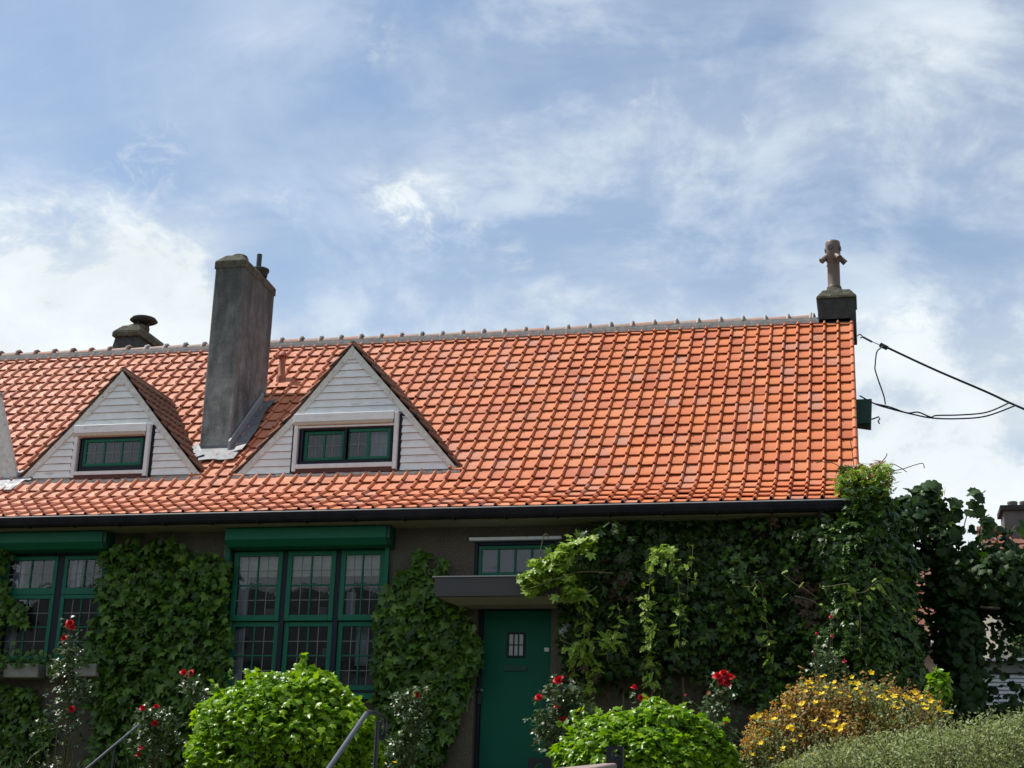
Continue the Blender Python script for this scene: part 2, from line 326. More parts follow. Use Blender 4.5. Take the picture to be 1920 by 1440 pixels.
def comp(parts):
    V = []; T = []
    for v, t in parts:
        o = len(V); V += v; T += [tuple(i+o for i in q) for q in t]
    return np.array(V), np.array(T)
T_PALM = comp([leaflet(0, 0, a, l, .17*l+.05) for a, l in ((0, 1.0), (.75, .88), (-.75, .88), (1.6, .62), (-1.6, .62))])
T_PIN = comp([leaflet(0, .25*i, sgn*.95, .50-.04*i, .11) for i in range(4) for sgn in (1, -1)]+[leaflet(0, .95, 0, .45, .11)])
T_TRI = comp([leaflet(0, 0.1, a, l, .24*l) for a, l in ((0, 1.0), (1.15, .75), (-1.15, .75))])
T_TINY = (np.array([(0, 0, 0), (.22, .5, -.05), (0, 1, -.1), (-.22, .5, -.05)]), np.array([(0, 1, 2), (0, 2, 3)]))
T_GRASS = (np.array([(-.03, 0, 0), (.03, 0, 0), (.02, .6, .08), (-.02, .6, .08), (0, 1, .3)]), np.array([(0, 1, 2), (0, 2, 3), (3, 2, 4)]))
def leaves(name, mat, P, Nr, Tp, size, tmpl, parent=None, nj=.45, tj=.5, smooth=False):
    P = np.asarray(P, float); n = len(P); V0, T0 = tmpl
    Nr = np.broadcast_to(np.asarray(Nr, float), (n, 3)); Tp = np.broadcast_to(np.asarray(Tp, float), (n, 3))
    nn = fix(fix(Nr)+RNG.normal(size=(n, 3))*nj); tt = fix(Tp)+RNG.normal(size=(n, 3))*tj
    tt = fix(tt-(tt*nn).sum(1, keepdims=True)*nn); bb = np.cross(tt, nn)
    sz = np.broadcast_to(np.asarray(size, float), (n,))[:, None, None]
    bend = RNG.uniform(.3, 2.0, size=(n, 1, 1))
    V = P[:, None, :]+sz*(V0[None, :, 0:1]*bb[:, None]+V0[None, :, 1:2]*tt[:, None]+bend*V0[None, :, 2:3]*nn[:, None])
    T = T0[None]+(np.arange(n)*len(V0))[:, None, None]
    return mesh_np(name, V.reshape(-1, 3), T.reshape(-1, 3), mat, parent, smooth)
def inpoly(x, z, poly):
    x = np.asarray(x); z = np.asarray(z); c = np.zeros(len(x), bool); n = len(poly); j = n-1
    for i in range(n):
        xi, zi = poly[i]; xj, zj = poly[j]
        if zi != zj:
            k = ((zi > z) != (zj > z)) & (x < (xj-xi)*(z-zi)/(zj-zi)+xi); c ^= k
        j = i
    return c
def wallpoly(pix, Y=0.0): return [(W(a, b, Y)[0], W(a, b, Y)[2]) for a, b in pix]
def scatter(poly, n, seed=0, ragged=.06, nsc=5):
    r = np.random.default_rng(seed); a = np.array(poly); lo = a.min(0); hi = a.max(0)
    P = r.uniform(lo, hi, size=(n*4, 2)); q = np.c_[P[:, 0], np.zeros(len(P)), P[:, 1]]
    ox = vn(q, nsc, seed+1)*ragged; oz = vn(q, nsc, seed+2)*ragged
    return P[inpoly(P[:, 0]+ox, P[:, 1]+oz, poly)][:n]
def curve(a, b, sag=0.0, n=8, wob=0.0, seed=0, out=(0, 0, 0)):
    r = np.random.default_rng(seed); a = np.array(a, float); b = np.array(b, float); t = np.linspace(0, 1, n)[:, None]
    p = a*(1-t)+b*t; p[:, 2] -= sag*4*(t*(1-t))[:, 0]; p += np.array(out)*4*t*(1-t)
    w = r.normal(size=(n, 3))*wob; w[0] = 0; w[-1] = 0; return p+w

# ------------------------------------------------------------------ ground
g = MB()
xs = [-400, -40, -20, -12, -6, 0, 6, 12, 20, 40, 400]; ysg = [(-400, -2.82), (-60, -2.82), (-19.0, -2.82), (-14.5, -2.78), (-13.6, -2.5), (-11, -1.75), (-8, -1.25), (-5, -.75), (-3, -.48), (-1, -.32), (10, -.32), (60, -.4), (600, -.4)]
V = [(x, y, z) for y, z in ysg for x in xs]; nx = len(xs)
g.add(V, [(j*nx+i, j*nx+i+1, (j+1)*nx+i+1, (j+1)*nx+i) for j in range(len(ysg)-1) for i in range(nx-1)])
tag(g.build('ground', 'soil'), kind='structure')
g = MB(); g.box(-60, 60, -24.5, -18.2, -2.9, -2.814); tag(g.build('road', 'asphalt'), kind='structure')
g = MB(); g.box(-60, 60, -18.2, -14.6, -2.9, -2.70); tag(g.build('pavement', 'grey_render'), kind='structure')
g = MB()
for i in range(16):                                     # garden steps up to the door
    y = -13.6+i*.78; z0 = float(np.interp(y+.4, [q[0] for q in ysg], [q[1] for q in ysg]))+.07
    g.box(-.25, 1.35, y, y+.80, z0-.5, z0+.0)
tag(g.build('path', 'grey_render'), kind='structure')

# ------------------------------------------------------------------ house
house = empty('terraced_house', (-3, 4, -.3), 'long single storey house with an orange pantile roof, two white boarded dormers and green windows', 'house')
XL, XR = -12.2, 5.19
L_T, W_T = .30, .22
prof = [np.array([-.5, 3.42])]
for a in (25, 25, 26.5, 30, 37): prof.append(prof[-1]+L_T*np.array([math.cos(R(a)), math.sin(R(a))]))
AM = R(44.7)
for i in range(17): prof.append(prof[-1]+L_T*np.array([math.cos(AM), math.sin(AM)]))
RIDGE = prof[-1]; YR, ZR = RIDGE
def roofz(y):
    if y > YR: y = 2*YR-y
    for a, b in zip(prof, prof[1:]):
        if y <= b[0]: return a[1]+(b[1]-a[1])*(y-a[0])/(b[0]-a[0])
    return ZR
def on_roof(px, py, off=0.0):
    d = ray(px, py)
    for a, b in zip(prof[4:], prof[5:]):
        n = np.array([0, -(b[1]-a[1]), b[0]-a[0]]); p = np.array([0, *a])+n/np.linalg.norm(n)*off
        t = ((p-CAM)@n)/(d@n); q = CAM+t*d
        if q[1] <= b[0]+1e-6 and q[1] >= a[0]-.02: return q
    return q

# tiles: every tile a shaped piece with roll, pan and nose, slightly out of line
US = np.array([-.02, .012, .05, .10, .15, .19, .20, .205, .245, .25, .29, .66, 1.02]); HS = np.array([.004, .026, .043, .048, .043, .026, .004, -.028, -.028, .005, .004, .001, .003])
def tile_field(name, mat, rows, x0, nx, axis_u, parent, skip=None, W_=W_T, hs=1.0, seed=5, lift=.036, nose=.019):
    # rows: list of (bottom point, top point) in the slope; axis_u: direction across
    r = np.random.default_rng(seed); V = []; T = []; m = len(US); o = 0
    au = np.array(axis_u, float)
    for (b, t) in rows:
        b = np.array(b); t = np.array(t); d = t-b; Ln = np.linalg.norm(d); d = d/Ln; n = np.cross(au, d); n = n/np.linalg.norm(n)
        if n[2] < 0: n = -n
        rowj = r.normal()*.002
        for i in range(nx):
            c = b+au*(x0+(i+.5)*W_)+d*Ln*.5
            if skip is not None and skip(c): continue
            j1, j2, tw, ds = r.normal()*.003, r.normal()*.0025, r.normal()*.004, r.normal()*.004+rowj
            if r.random() < .03: j1 += .007
            pts = []
            for s_, h0 in ((-.006, lift+j1-nose), (-.012, lift+j1-.003), (-.006, lift+j1), (Ln+.03, j2-.003)):
                for u, h in zip(US, HS*hs):
                    hh = h0+h*(1.0 if s_ < Ln*.6 else .9)+(tw*(u-.5) if s_ < Ln*.6 else 0)
                    pts.append(b+au*(x0+(i+u)*W_)+d*(s_+ds)+n*hh)
            V += pts
            for q in range(3):
                for k in range(m-1):
                    a = o+q*m+k; T.append((a, a+1, a+m+1, a+m))
            o += 4*m
    return mesh_np(name, V, T, mat, parent)

# dormers ---------------------------------------------------------------
def lerp_poly(tab, z):
    tab = sorted(tab, key=lambda t: t[1])
    for a, b in zip(tab, tab[1:]):
        if z <= b[1]: return a[0]+(b[0]-a[0])*(z-a[1])/(b[1]-a[1]+1e-9)
    return tab[-1][0]
DY = 1.06
DORM = []
def defdormer(left, apex, right):
    l = [W(*p, DY) for p in left]; a = W(*apex, DY); r_ = [W(*p, DY) for p in sorted(right, key=lambda q: -q[1])]
    return dict(l=[(p[0], p[2]) for p in l]+[(a[0], a[2])], r=[(p[0], p[2]) for p in r_]+[(a[0], a[2])], a=(a[0], a[2]))
DA = defdormer([(446, 889), (553, 779)], (662, 650), [(768, 772), (858, 879)])
DB = defdormer([(42, 898), (135, 803)], (231, 698), [(303, 795), (372, 884)])
DORM = [DA, DB]
def in_dormer(c, m=.10):
    for D in DORM:
        if c[1] > DY-.12 and c[2] < D['a'][1]-.15:
            if lerp_poly(D['l'], max(c[2], D['l'][0][1]))+m < c[0] < lerp_poly(D['r'], max(c[2], D['r'][0][1]))-m and c[1] > DY+.02: return True
    return False
CHX0, CHX1, CHY0, CHY1 = -5.17, -4.66, 1.62, 3.16
def skip_main(c):
    if in_dormer(c): return True
    if CHX0+.12 < c[0] < CHX1-.12 and CHY0+.15 < c[1] < CHY1-.15: return True
    return False
nxt = int((XR-XL)/W_T)+1; X0 = XR-.27*W_T-.005-nxt*W_T
rows = [((0, *a), (0, *b)) for a, b in zip(prof, prof[1:])]
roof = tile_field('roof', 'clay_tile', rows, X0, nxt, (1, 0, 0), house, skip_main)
# last roll along the verge
mb = MB()
for a, b in zip(prof, prof[1:]):
    d = (b-a)/np.linalg.norm(b-a); n = np.array([-d[1], d[0]]); vs = []
    for s_, h0 in ((-.012, .033), (L_T+.02, .003)):
        for k in range(7):
            t = math.pi*k/6; p = a+d*s_+n*(h0+.036*math.sin(t)); vs.append((XR-.032-.034*math.cos(t)-.01, p[0], p[1]))
    mb.add(vs, [(k, k+1, 8+k, 7+k) for k in range(6)], True)
    p0 = a+d*-.012+n*.03; mb.add([vs[k] for k in range(7)], [tuple(range(7))])
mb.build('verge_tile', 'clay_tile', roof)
# dark deck under the tiles, rear slope
mb = MB(); off = .022
for s_ in (0,):
    P1 = [(p[0]+.03, p[1]-off-.01) for p in prof]
    for a, b in zip(P1, P1[1:]):
        mb.add([(XL, a[0], a[1]), (XR-.03, a[0], a[1]), (XR-.03, b[0], b[1]), (XL, b[0], b[1])], [(0, 1, 2, 3)])
mb.build('roof_deck', 'dark_inside', roof)
rr = [((0, 2*YR-a[0], a[1]), (0, 2*YR-b[0], b[1])) for a, b in zip(prof, prof[1:])]
mb = MB()
for a, b in rr: mb.add([(XL, a[1], a[2]), (XR-.01, a[1], a[2]), (XR-.01, b[1], b[2]), (XL, b[1], b[2])], [(0, 1, 2, 3)])
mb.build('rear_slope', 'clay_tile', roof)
# ridge: clay caps with grey mortar collars bedded in mortar
mb = MB(); mo = MB(); x = XL; k = 0; XRG = W(1527, 590, YR)[0]
while x < XRG:
    ln = .38; x2 = min(x+ln, XRG+.02); z = ZR+.012+.010*math.sin(x*.9)+.005*math.sin(k*2.1)
    for (xa, xb, ra, rb, tgt) in ((x, x2, .085, .10, mb),):
        vs = []
        for xx, rr_ in ((xa, ra), (xb, rb)):
            for q in range(9):
                t = math.pi*q/8; vs.append((xx, YR-.125*math.cos(t)*rr_/.09, z-.03+rr_*math.sin(t)))
        tgt.add(vs, [(q, q+1, 10+q, 9+q) for q in range(8)], True)
    (mb if x < -8.3 else mo).tube([(x2-.045, YR-.165, z-.045), (x2-.04, YR-.12, z+.045), (x2-.035, YR-.03, z+.089), (x2-.03, YR+.05, z+.079)], [.018, .024, .025, .020], 8)
    x = x2; k += 1
mb.build('ridge_cap', 'ridge_clay', roof)
mo.box(XL, XRG+.3, YR-.17, YR+.17, ZR-.09, ZR-.022)
mo.box(XL, XR-.05, YR-.20, YR+.17, ZR-.13, ZR-.075)
mo.build('ridge_mortar', 'mortar', roof)

# walls -------------------------------------------------------------------
ZW = 3.30
def opening(a, b, Y=0): p = W(*a, Y); q = W(*b, Y); return (p[0], q[0], q[2], p[2])
OW = (-3.80, -1.33, .92, 3.02)            # main window
OL = (-7.42, -5.66, 1.36, 3.0)            # left window
OD = (-.03, 1.02, -.12, 2.17)             # door
OT = (-.10, 1.06, 2.52, 3.05)             # transom light
ops = [OW, OL, OD, OT]
mb = MB(); XW = 5.05
xsb = sorted({XL, XW}|{o[0] for o in ops}|{o[1] for o in ops}); zsb = sorted({-.4, ZW}|{o[2] for o in ops}|{o[3] for o in ops})
for xa, xb in zip(xsb, xsb[1:]):
    zst = None
    for za, zb in zip(zsb, zsb[1:]):
        cx, cz = (xa+xb)/2, (za+zb)/2; hole = any(o[0] < cx < o[1] and o[2] < cz < o[3] for o in ops)
        if not hole: mb.box(xa, xb, 0, .28, za, zb)
gz = [(-.0, -.4), (-.0, 3.3)]+[(p[0], p[1]-.10) for p in prof[2:]]+[(2*YR-p[0], p[1]-.10) for p in prof[::-1][1:-2]]+[(2*YR, 3.3), (2*YR, -.4)]
mb.prism([(XW-.25, y+.003 if i < 2 else y, z) for i, (y, z) in enumerate(gz)], (.25, 0, 0))
mb.box(XL, XW-.26, 2*YR-.28, 2*YR, -.4, 3.3); mb.prism([(XL+.02, y, z-.004) for (y, z) in gz], (.25, 0, 0))
wall = mb.build('wall', 'pebble_dash', house)
mb = MB(); mb.box(XL+.2, XW-.27, .3, 2*YR-.3, -.38, -.1); mb.box(XL+.2, XW-.27, .29, 2*YR-.3, 3.12, 3.22)
mb.box(XL+.2, XW-.27, 2.6, 2.7, -.1, 3.1); mb.box(-5.0, -4.9, .29, 2.6, -.1, 3.1); mb.box(-.9, -.8, .29, 2.6, -.1, 3.1)
mb.box(XL+.3, XW-.4, 2.9, 3.0, 3.3, 5.5)
mb.build('interior', 'dark_inside', house)
# gutter, fascia, soffit
mb = MB(); gp = [(-.585, 3.405), (-.588, 3.355), (-.575, 3.30), (-.545, 3.272), (-.50, 3.265), (-.45, 3.275), (-.435, 3.29), (-.435, 3.40), (-.443, 3.40), (-.443, 3.30), (-.50, 3.275), (-.545, 3.283), (-.57, 3.31), (-.578, 3.405)]
mb.prism([(XL, y, z) for y, z in gp], (XR-.06-XL, 0, 0))
for i in range(24): x = XL+.4+i*.72; mb.box(x, x+.02, -.591, -.44, 3.262, 3.29)
gut = mb.build('gutter', 'gutter_metal', house)
mb = MB(); mb.tube([(XL, -.583, 3.407), (XR-.06, -.583, 3.407)], .009, 6); mb.build('gutter_lip', 'zinc_lip', gut)
mb = MB(); a = W(1540, 955, -.50); mb.tube([a+(0, 0, .04), a+(0, 0, -.08), a+(0.02, .12, -.22), a+(.03, .38, -.34), a+(.03, .42, -.5)], .045, 12)
mb.build('downpipe', 'gutter_metal', gut)
mb = MB(); mb.box(XL, XW, -.42, -.003, 3.262, 3.296); mb.build('soffit', 'soffit_paint', house)
# verge boards at the gable, swept out at the foot
mb = MB()
for i, (a, b) in enumerate(zip(prof, prof[1:])):
    oa, ob = [.10*max(0, (3.2-j)/3.2)**1.5 for j in (i, i+1)]
    x1a, x1b = XR-.015+oa, XR-.015+ob
    mb.hexa([(XW-.02, a[0], a[1]-.19), (x1a, a[0], a[1]-.19), (x1a, a[0], a[1]-.02), (XW-.02, a[0], a[1]-.02)], [(XW-.02, b[0], b[1]-.19), (x1b, b[0], b[1]-.19), (x1b, b[0], b[1]-.02), (XW-.02, b[0], b[1]-.02)])
mb.build('verge_board', 'green_dark', house)

# windows -----------------------------------------------------------------
def bar(mb, x0, x1, z0, z1, y0, y1): mb.box(x0, x1, y0, y1, z0, z1)
def sash(win, x0, x1, z0, z1, y, mat='green_paint', st=.055, cols=2, rws=2, mun=.022, lead=True, leadh=True, bot=None, gl='glass'):
    mb = MB(); b = bot or st
    bar(mb, x0, x0+st, z0, z1, y, y+.045); bar(mb, x1-st, x1, z0, z1, y, y+.045)
    bar(mb, x0+st, x1-st, z0, z0+b, y+.001, y+.045); bar(mb, x0+st, x1-st, z1-st, z1, y+.001, y+.045)
    ix0, ix1, iz0, iz1 = x0+st, x1-st, z0+b, z1-st
    for i in range(1, cols): xx = ix0+(ix1-ix0)*i/cols; bar(mb, xx-mun/2, xx+mun/2, iz0, iz1, y+.006, y+.04)
    for i in range(1, rws): zz = iz0+(iz1-iz0)*i/rws; bar(mb, ix0, ix1, zz-mun/2, zz+mun/2, y+.008, y+.038)
    s_ = mb.build('sash', mat, win, bevel=.004, seg=1)
    p = MB(); p.box(ix0, ix1, y+.024, y+.028, iz0, iz1); p.build('pane', gl, win)
    if lead:
        l = MB(); w = .0055
        for i in range(cols):
            xx = ix0+(ix1-ix0)*(i+.5)/cols; l.box(xx-w, xx+w, y+.018, y+.0235, iz0, iz1)
        if leadh:
            for i in range(rws):
                zz = iz0+(iz1-iz0)*(i+.5)/rws; l.box(ix0, ix1, y+.019, y+.0225, zz-w, zz+w)
        l.build('leading', 'lead_came', win)
def winroot(name, o, y=0.0, label=None):
    e = bpy.data.objects.new(name, None); e.location = ((o[0]+o[1])/2, y, o[2]); COL.objects.link(e); e.parent = house
    e.matrix_parent_inverse = house.matrix_basis.inverted(); e.empty_display_size = .1
    if label: e['label'] = label
    return e
def frame(win, o, y0, y1, w, mat, mulls=(), mw=.06, extra=None, name='frame'):
    mb = MB(); x0, x1, z0, z1 = o
    bar(mb, x0, x0+w, z0, z1, y0, y1); bar(mb, x1-w, x1, z0, z1, y0, y1); bar(mb, x0+w, x1-w, z1-w, z1, y0+.001, y1); bar(mb, x0+w, x1-w, z0, z0+w, y0+.001, y1)
    for m in mulls: bar(mb, m-mw/2, m+mw/2, z0+w, z1-w, y0+.002, y1)
    return mb.build(name, mat, win, bevel=.004, seg=1)
# main window, three lights over three
win = winroot('window', OW, label='wide three light green window behind the big green bush')
XA, XB = W(437, 1043)[0], W(727, 1036)[0]
m1 = (W(529, 1050)[0]+W(539, 1050)[0])/2+.0; m2 = (W(629, 1050)[0]+W(639, 1050)[0])/2
frame(win, (OW[0]+.05, OW[1]-.03, OW[2]+.02, OW[3]), .03, .14, .05, 'navy_frame', (m1, m2), .075)
edges = [OW[0]+.105, m1-.04, m1+.04, m2-.04, m2+.04, OW[1]-.085]
zt = W(500, 1163)[2]
for i in range(3):
    xa, xb = edges[2*i], edges[2*i+1]
    sash(win, xa, xb, zt-.005, OW[3]-.055, .02, st=.07, bot=.085)
    sash(win, xa, xb, OW[2]+.075, zt-.012, .065, st=.07)
mb = MB()          # shutter guide rails and sill
mb.box(OW[0]-.02, OW[0]+.06, -.06, .03, OW[2]-.02, 3.06); mb.box(OW[1]-.065, OW[1]+.0, -.06, .03, OW[2]-.02, 3.06)
mb.box(OW[0]-.05, OW[1]+.03, -.09, .06, OW[2]-.06, OW[2]+.02)
mb.build('guide_rail', 'green_paint', win, bevel=.004, seg=1)
mb = MB(); xg = OW[0]-.026; mb.box(xg, xg+.006, -.064, -.058, OW[2]-.02, 3.05); mb.build('rail_edge', 'soffit_paint', win)
def shutter_box(win, x0, x1, ytop, ybot, y):
    mb = MB(); zt_, zb_ = ytop, ybot
    pr_ = [(0.02, zt_), (y+.02, zt_), (y, zt_-.015), (y, zb_), (y+.10, zb_-.085), (0.02, zb_-.10)]
    mb.prism([(x0, a, b) for a, b in pr_][::-1], (x1-x0, 0, 0)); return mb.build('shutter_box', 'green_paint', win, bevel=.006, seg=2)
YB = -.30
a = W(421, 1012, YB); b = W(724, 986, YB)
shutter_box(win, a[0], b[0], 3.255, a[2], YB)
mb = MB(); xb_ = b[0]+.004; mb.prism([(xb_, 0, 3.25), (xb_, YB+.02, 3.25), (xb_, YB+.02, a[2]), (xb_, YB+.11, a[2]-.09), (xb_, 0, a[2]-.12)][::-1], (.05, 0, 0)); mb.build('box_end', 'green_dark', win)
# pale strips added for the reflection in the top panes; curtains behind the glass
mb = MB(); zbl = W(500, 1079)[2]
for i in range(3):
    xa, xb = edges[2*i], edges[2*i+1]
    for k in range(5):
        z0 = zbl+k*.075; mb.box(xa-.0, xb+.0, .115+.006*(k % 2), .12+.006*(k % 2), z0, z0+.074)
mb.build('pale_backing', 'pale_buff', win)
mb = MB(); rr_ = random.Random(3)
def curtain(mb, x0, x1, z0, z1, y):
    n = max(4, int((x1-x0)/.03)); vs = []
    for i in range(n+1):
        x = x0+(x1-x0)*i/n; yy = y+.025*math.sin(i*1.9)
        vs += [(x, yy, z0), (x, yy, z1)]
    mb.add(vs, [(2*i, 2*i+2, 2*i+3, 2*i+1) for i in range(n)], True)
for c_ in ((edges[0]+.05, edges[0]+.21, 1.0, 2.9, .15), (edges[4]+.07, edges[4]+.2, zt+.05, zt+.42, .15), (edges[5]-.45, edges[5]-.25, zt-.6, zt-.05, .3)):
    mb = MB(); curtain(mb, *c_); mb.build('curtain', 'curtain_cloth', win)
for x, z, w_, h_ in ((edges[2]+.35, zt+.06, .13, .2), (edges[1]-.38, zt+.1, .16, .14), (edges[2]+.46, zt-.45, .3, .12), (edges[3]-.3, zt-.9, .2, .25)):
    mb = MB(); mb.box(x, x+w_, .45, .5, z, z+h_); mb.box(x+.02, x+w_-.02, .44, .449, z+.02, z+h_-.03); mb.build('shelf_ornament', 'grey_render', win)
# left window
win = winroot('window', OL, label='two light green window above the trough planters at the left')
mL = W(*(0.5*(108.9+118)-.0, 1055.6))[0]; mLc = mL
frame(win, OL, .03, .14, .05, 'navy_frame', (mLc,), .10)
zr = W(100, 1108)[2]
for xa, xb in ((OL[0]+.055, mLc-.055), (mLc+.055, OL[1]-.055)):
    sash(win, xa, xb, zr-.05, OL[3]-.055, .02, rws=1, st=.06, bot=.10)
    sash(win, xa, xb, OL[2]+.05, zr-.055, .02, rws=2, st=.06)
mb = MB(); mb.box(OL[1]-.06, OL[1]+.02, -.06, .029, OL[2], 3.04); mb.box(OL[0]-.03, OL[0]+.05, -.06, .029, OL[2], 3.04); mb.box(OL[0]-.04, OL[1]+.04, -.08, .03, OL[2]-.05, OL[2]+.01); mb.build('guide_rail', 'green_paint', win, bevel=.004, seg=1)
a = W(20, 1018.5, YB); b = W(193, 993, YB); shutter_box(win, a[0]-.35, b[0], 3.255, b[2]-.175, YB)
mb = MB(); xb_ = b[0]+.004; mb.prism([(xb_, 0, 3.25), (xb_, YB+.02, 3.25), (xb_, YB+.02, b[2]-.175), (xb_, YB+.11, b[2]-.26), (xb_, 0, b[2]-.29)][::-1], (.05, 0, 0)); mb.build('box_end', 'green_dark', win)
for c_ in ((OL[0]+.12, OL[0]+.30, OL[2]+.1, 2.95, .16), (mLc+.11, mLc+.27, zr-.02, 2.95, .16)): mb = MB(); curtain(mb, *c_); mb.build('curtain', 'curtain_cloth', win)
mb = MB(); mb.box(OL[1]-.5, OL[1]-.25, .2, .3, OL[2]+.08, OL[2]+.2); mb.build('shelf_ornament', 'beige_slat', win)
# transom light
win = winroot('window', OT, label='small four pane window over the door canopy')
frame(win, OT, .0, .12, .05, 'navy_frame')
sash(win, OT[0]+.055, OT[1]-.055, OT[2]+.05, OT[3]-.055, .02, cols=4, rws=1, lead=False, st=.05, mun=.03, gl='frosted_glass')
mb = MB(); mb.box(OT[0]+.1, OT[1]-.1, .16, .17, OT[2]+.05, OT[3]-.05); mb.build('pale_backing', 'curtain_cloth', win)
a = W(880, 1014, -.06); b = W(1046, 1008, -.06); mb = MB(); mb.box(a[0], b[0]+.05, -.08, 0.0, a[2], a[2]+.045); mb.build('lintel_strip', 'white_trim', win, bevel=.004, seg=1)

# door ----------------------------------------------------------------------
dr = winroot('door', OD)
YD = .17
mb = MB(); bar(mb, OD[0], OD[0]+.055, OD[2], OD[3], YD-.05, YD+.05); bar(mb, OD[1]-.02, OD[1], OD[2], OD[3], YD-.05, YD+.05); bar(mb, OD[0]+.055, OD[1]-.02, OD[3]-.06, OD[3], YD-.049, YD+.05)
mb.build('frame', 'navy_frame', dr, bevel=.004, seg=1)
mb = MB(); mb.box(OD[0]+.057, OD[1]-.022, YD, YD+.045, OD[2]+.02, OD[3]-.062)
leaf_ = mb.build('leaf', 'door_paint', dr, bevel=.003, seg=1)
a = W(952, 1186, YD); b = W(984, 1233, YD)
mb = MB(); w = .026
mb.box(a[0], a[0]+w, YD-.02, YD-.001, b[2], a[2]); mb.box(b[0]-w, b[0], YD-.02, YD-.001, b[2], a[2]); mb.box(a[0]+w, b[0]-w, YD-.019, YD-.001, a[2]-w, a[2]); mb.box(a[0]+w, b[0]-w, YD-.019, YD-.001, b[2], b[2]+w)
for i in (1, 2): xx = a[0]+w+(b[0]-a[0]-2*w)*i/3; mb.box(xx-.008, xx+.008, YD-.017, YD-.006, b[2]+w, a[2]-w)
mb.box(a[0]+w, b[0]-w, YD-.016, YD-.006, (a[2]+b[2])/2-.006, (a[2]+b[2])/2+.006)
mb.build('window_grille', 'navy_frame', dr)
mb = MB(); mb.box(a[0]+w, b[0]-w, YD-.005, YD-.001, b[2]+w, a[2]-w); mb.build('pane', 'opal', dr)
a = W(943, 1253, YD); mb = MB(); cx = W(966, 1253, YD)[0]; cz = a[2]
pl = [(cx-.175, cz), (cx-.15, cz+.04), (cx+.15, cz+.04), (cx+.175, cz), (cx+.15, cz-.04), (cx-.15, cz-.04)]
mb.prism([(x, YD-.001, z) for x, z in pl], (0, -.018, 0)); mb.box(cx-.10, cx+.10, YD-.027, YD-.019, cz-.014, cz+.014); mb.build('letter_box', 'green_dark', dr, bevel=.004)
a = W(902, 1278, YD-.05); mb = MB(); mb.box(a[0]-.035, a[0]+.012, YD-.075, YD-.052, a[2]-.30, a[2]+.20); mb.tube([a+(-.01, -.03, -.12), a+(-.01, -.09, -.12)], .012, 8); mb.ball(a+(-.01, -.10, -.12), .026); mb.build('handle', 'black_steel', dr)
a = W(903, 1294, YD-.16); mb = MB(); mb.ball(a, .02); mb.build('lock_knob', 'lead_came', dr)
a = W(1025, 1218, YD-.02); mb = MB(); mb.box(a[0]-.035, a[0]+.035, YD-.02, YD-.001, a[2]-.028, a[2]+.028); mb.build('number_plate', 'white_plastic', dr, bevel=.004)
mb = MB(); mb.box(OD[0]-.1, OD[1]+.1, -.35, .27, -.3, -.125); mb.build('door_step', 'grey_render', dr, bevel=.01)
# canopy
a = W(812, 1081, -.62); b = W(1057, 1079, -.62); c = W(1056, 1116, -.62)
cn = MB(); x0, x1, zt_, zb_ = a[0], b[0], a[2], c[2]
def loopprism(mb, p0, p1, z0, z1):   # frustum-like box, wider on top
    mb.hexa([(p0[0], p0[1], z0), (p0[2], p0[1], z0), (p0[2], -.002, z0), (p0[0], -.002, z0)], [(p1[0], p1[1], z1), (p1[2], p1[1], z1), (p1[2], -.002, z1), (p1[0], -.002, z1)])
loopprism(cn, (x0+.03, -.60, x1-.01), (x0+.02, -.615, x1-.005), zb_, zt_-.012)
cno = cn.build('canopy', 'canopy_metal', house, bevel=.006)
mb = MB(); mb.box(x0-.005, x1+.015, -.635, -.003, zt_-.011, zt_+.004); mb.build('canopy_lip', 'zinc_lip', cno)
mb = MB(); loopprism(mb, (x0+.28, -.36, x1-.20), (x0+.06, -.57, x1-.04), zb_-.075, zb_-.002); mb.build('canopy_soffit', 'soffit_paint', cno)

# chimney --------------------------------------------------------------------
def chim(name, b, t, mat, par=house):
    mb = MB(); V = []
    # subdivided rough shaft
    n = 14
    for i in range(n+1):
        f = i/n
        for k in range(4): V.append(np.array(b[k])*(1-f)+np.array(t[k])*f)
    mb.add(V, [(i*4+k, i*4+(k+1) % 4, (i+1)*4+(k+1) % 4, (i+1)*4+k) for i in range(n) for k in range(4)]+[(0, 1, 2, 3), tuple(range(4*n, 4*n+4))[::-1]])
    return mb.build(name, mat, par, bevel=.02, seg=2)
tl = W(404, 503, CHY0); tm = W(458.5, 502, CHY0); br_ = WX(515.5, 546, tm[0]); ch = empty('x', (0, 0, 0), None, None); bpy.data.objects.remove(ch)
bl = W(372, 853, CHY0); bm_ = W(428, 852, CHY0)
yb = min(br_[1], 3.4); zt_ = tl[2]
ext = np.array([(bl-tl)[0], 0, (bl-tl)[2]]); 
ch = winroot('chimney', (CHX0, CHX1, 4.8, 5), 2.3, label='tall blackened rendered chimney stack between the two dormers')
def down(p, q, k=.12): return q+(q-p)*k
chim('shaft', [down(tl, bl), down(tm, bm_), (bm_[0], yb, bl[2]-.3), (bl[0], yb, bl[2]-.3)], [tl, (tm[0], CHY0, zt_), (tm[0], yb, zt_), (tl[0], yb, zt_)], 'chimney_render', ch)
mb = MB(); e = .014
x0, x1, y0, y1 = tl[0]-e, tm[0]+e, CHY0-e, yb+e
mb.box(x0, x1, y0, y1, zt_-.01, zt_+.12)
c1, c2 = .13, .22
mb.hexa([(x0, y0, zt_+.12), (x1, y0, zt_+.12), (x1, y1, zt_+.12), (x0, y1, zt_+.12)], [(x0+c1, y0+c1, zt_+.27), (x1-c1, y0+c1, zt_+.27), (x1-c1, y1-c1, zt_+.27), (x0+c1, y1-c1, zt_+.27)])
xc = (x0+x1)/2
mb.lathe((xc, y0+.38, zt_+.25), [(.15, 0), (.145, .05), (.12, .10), (.11, .10)], 16)
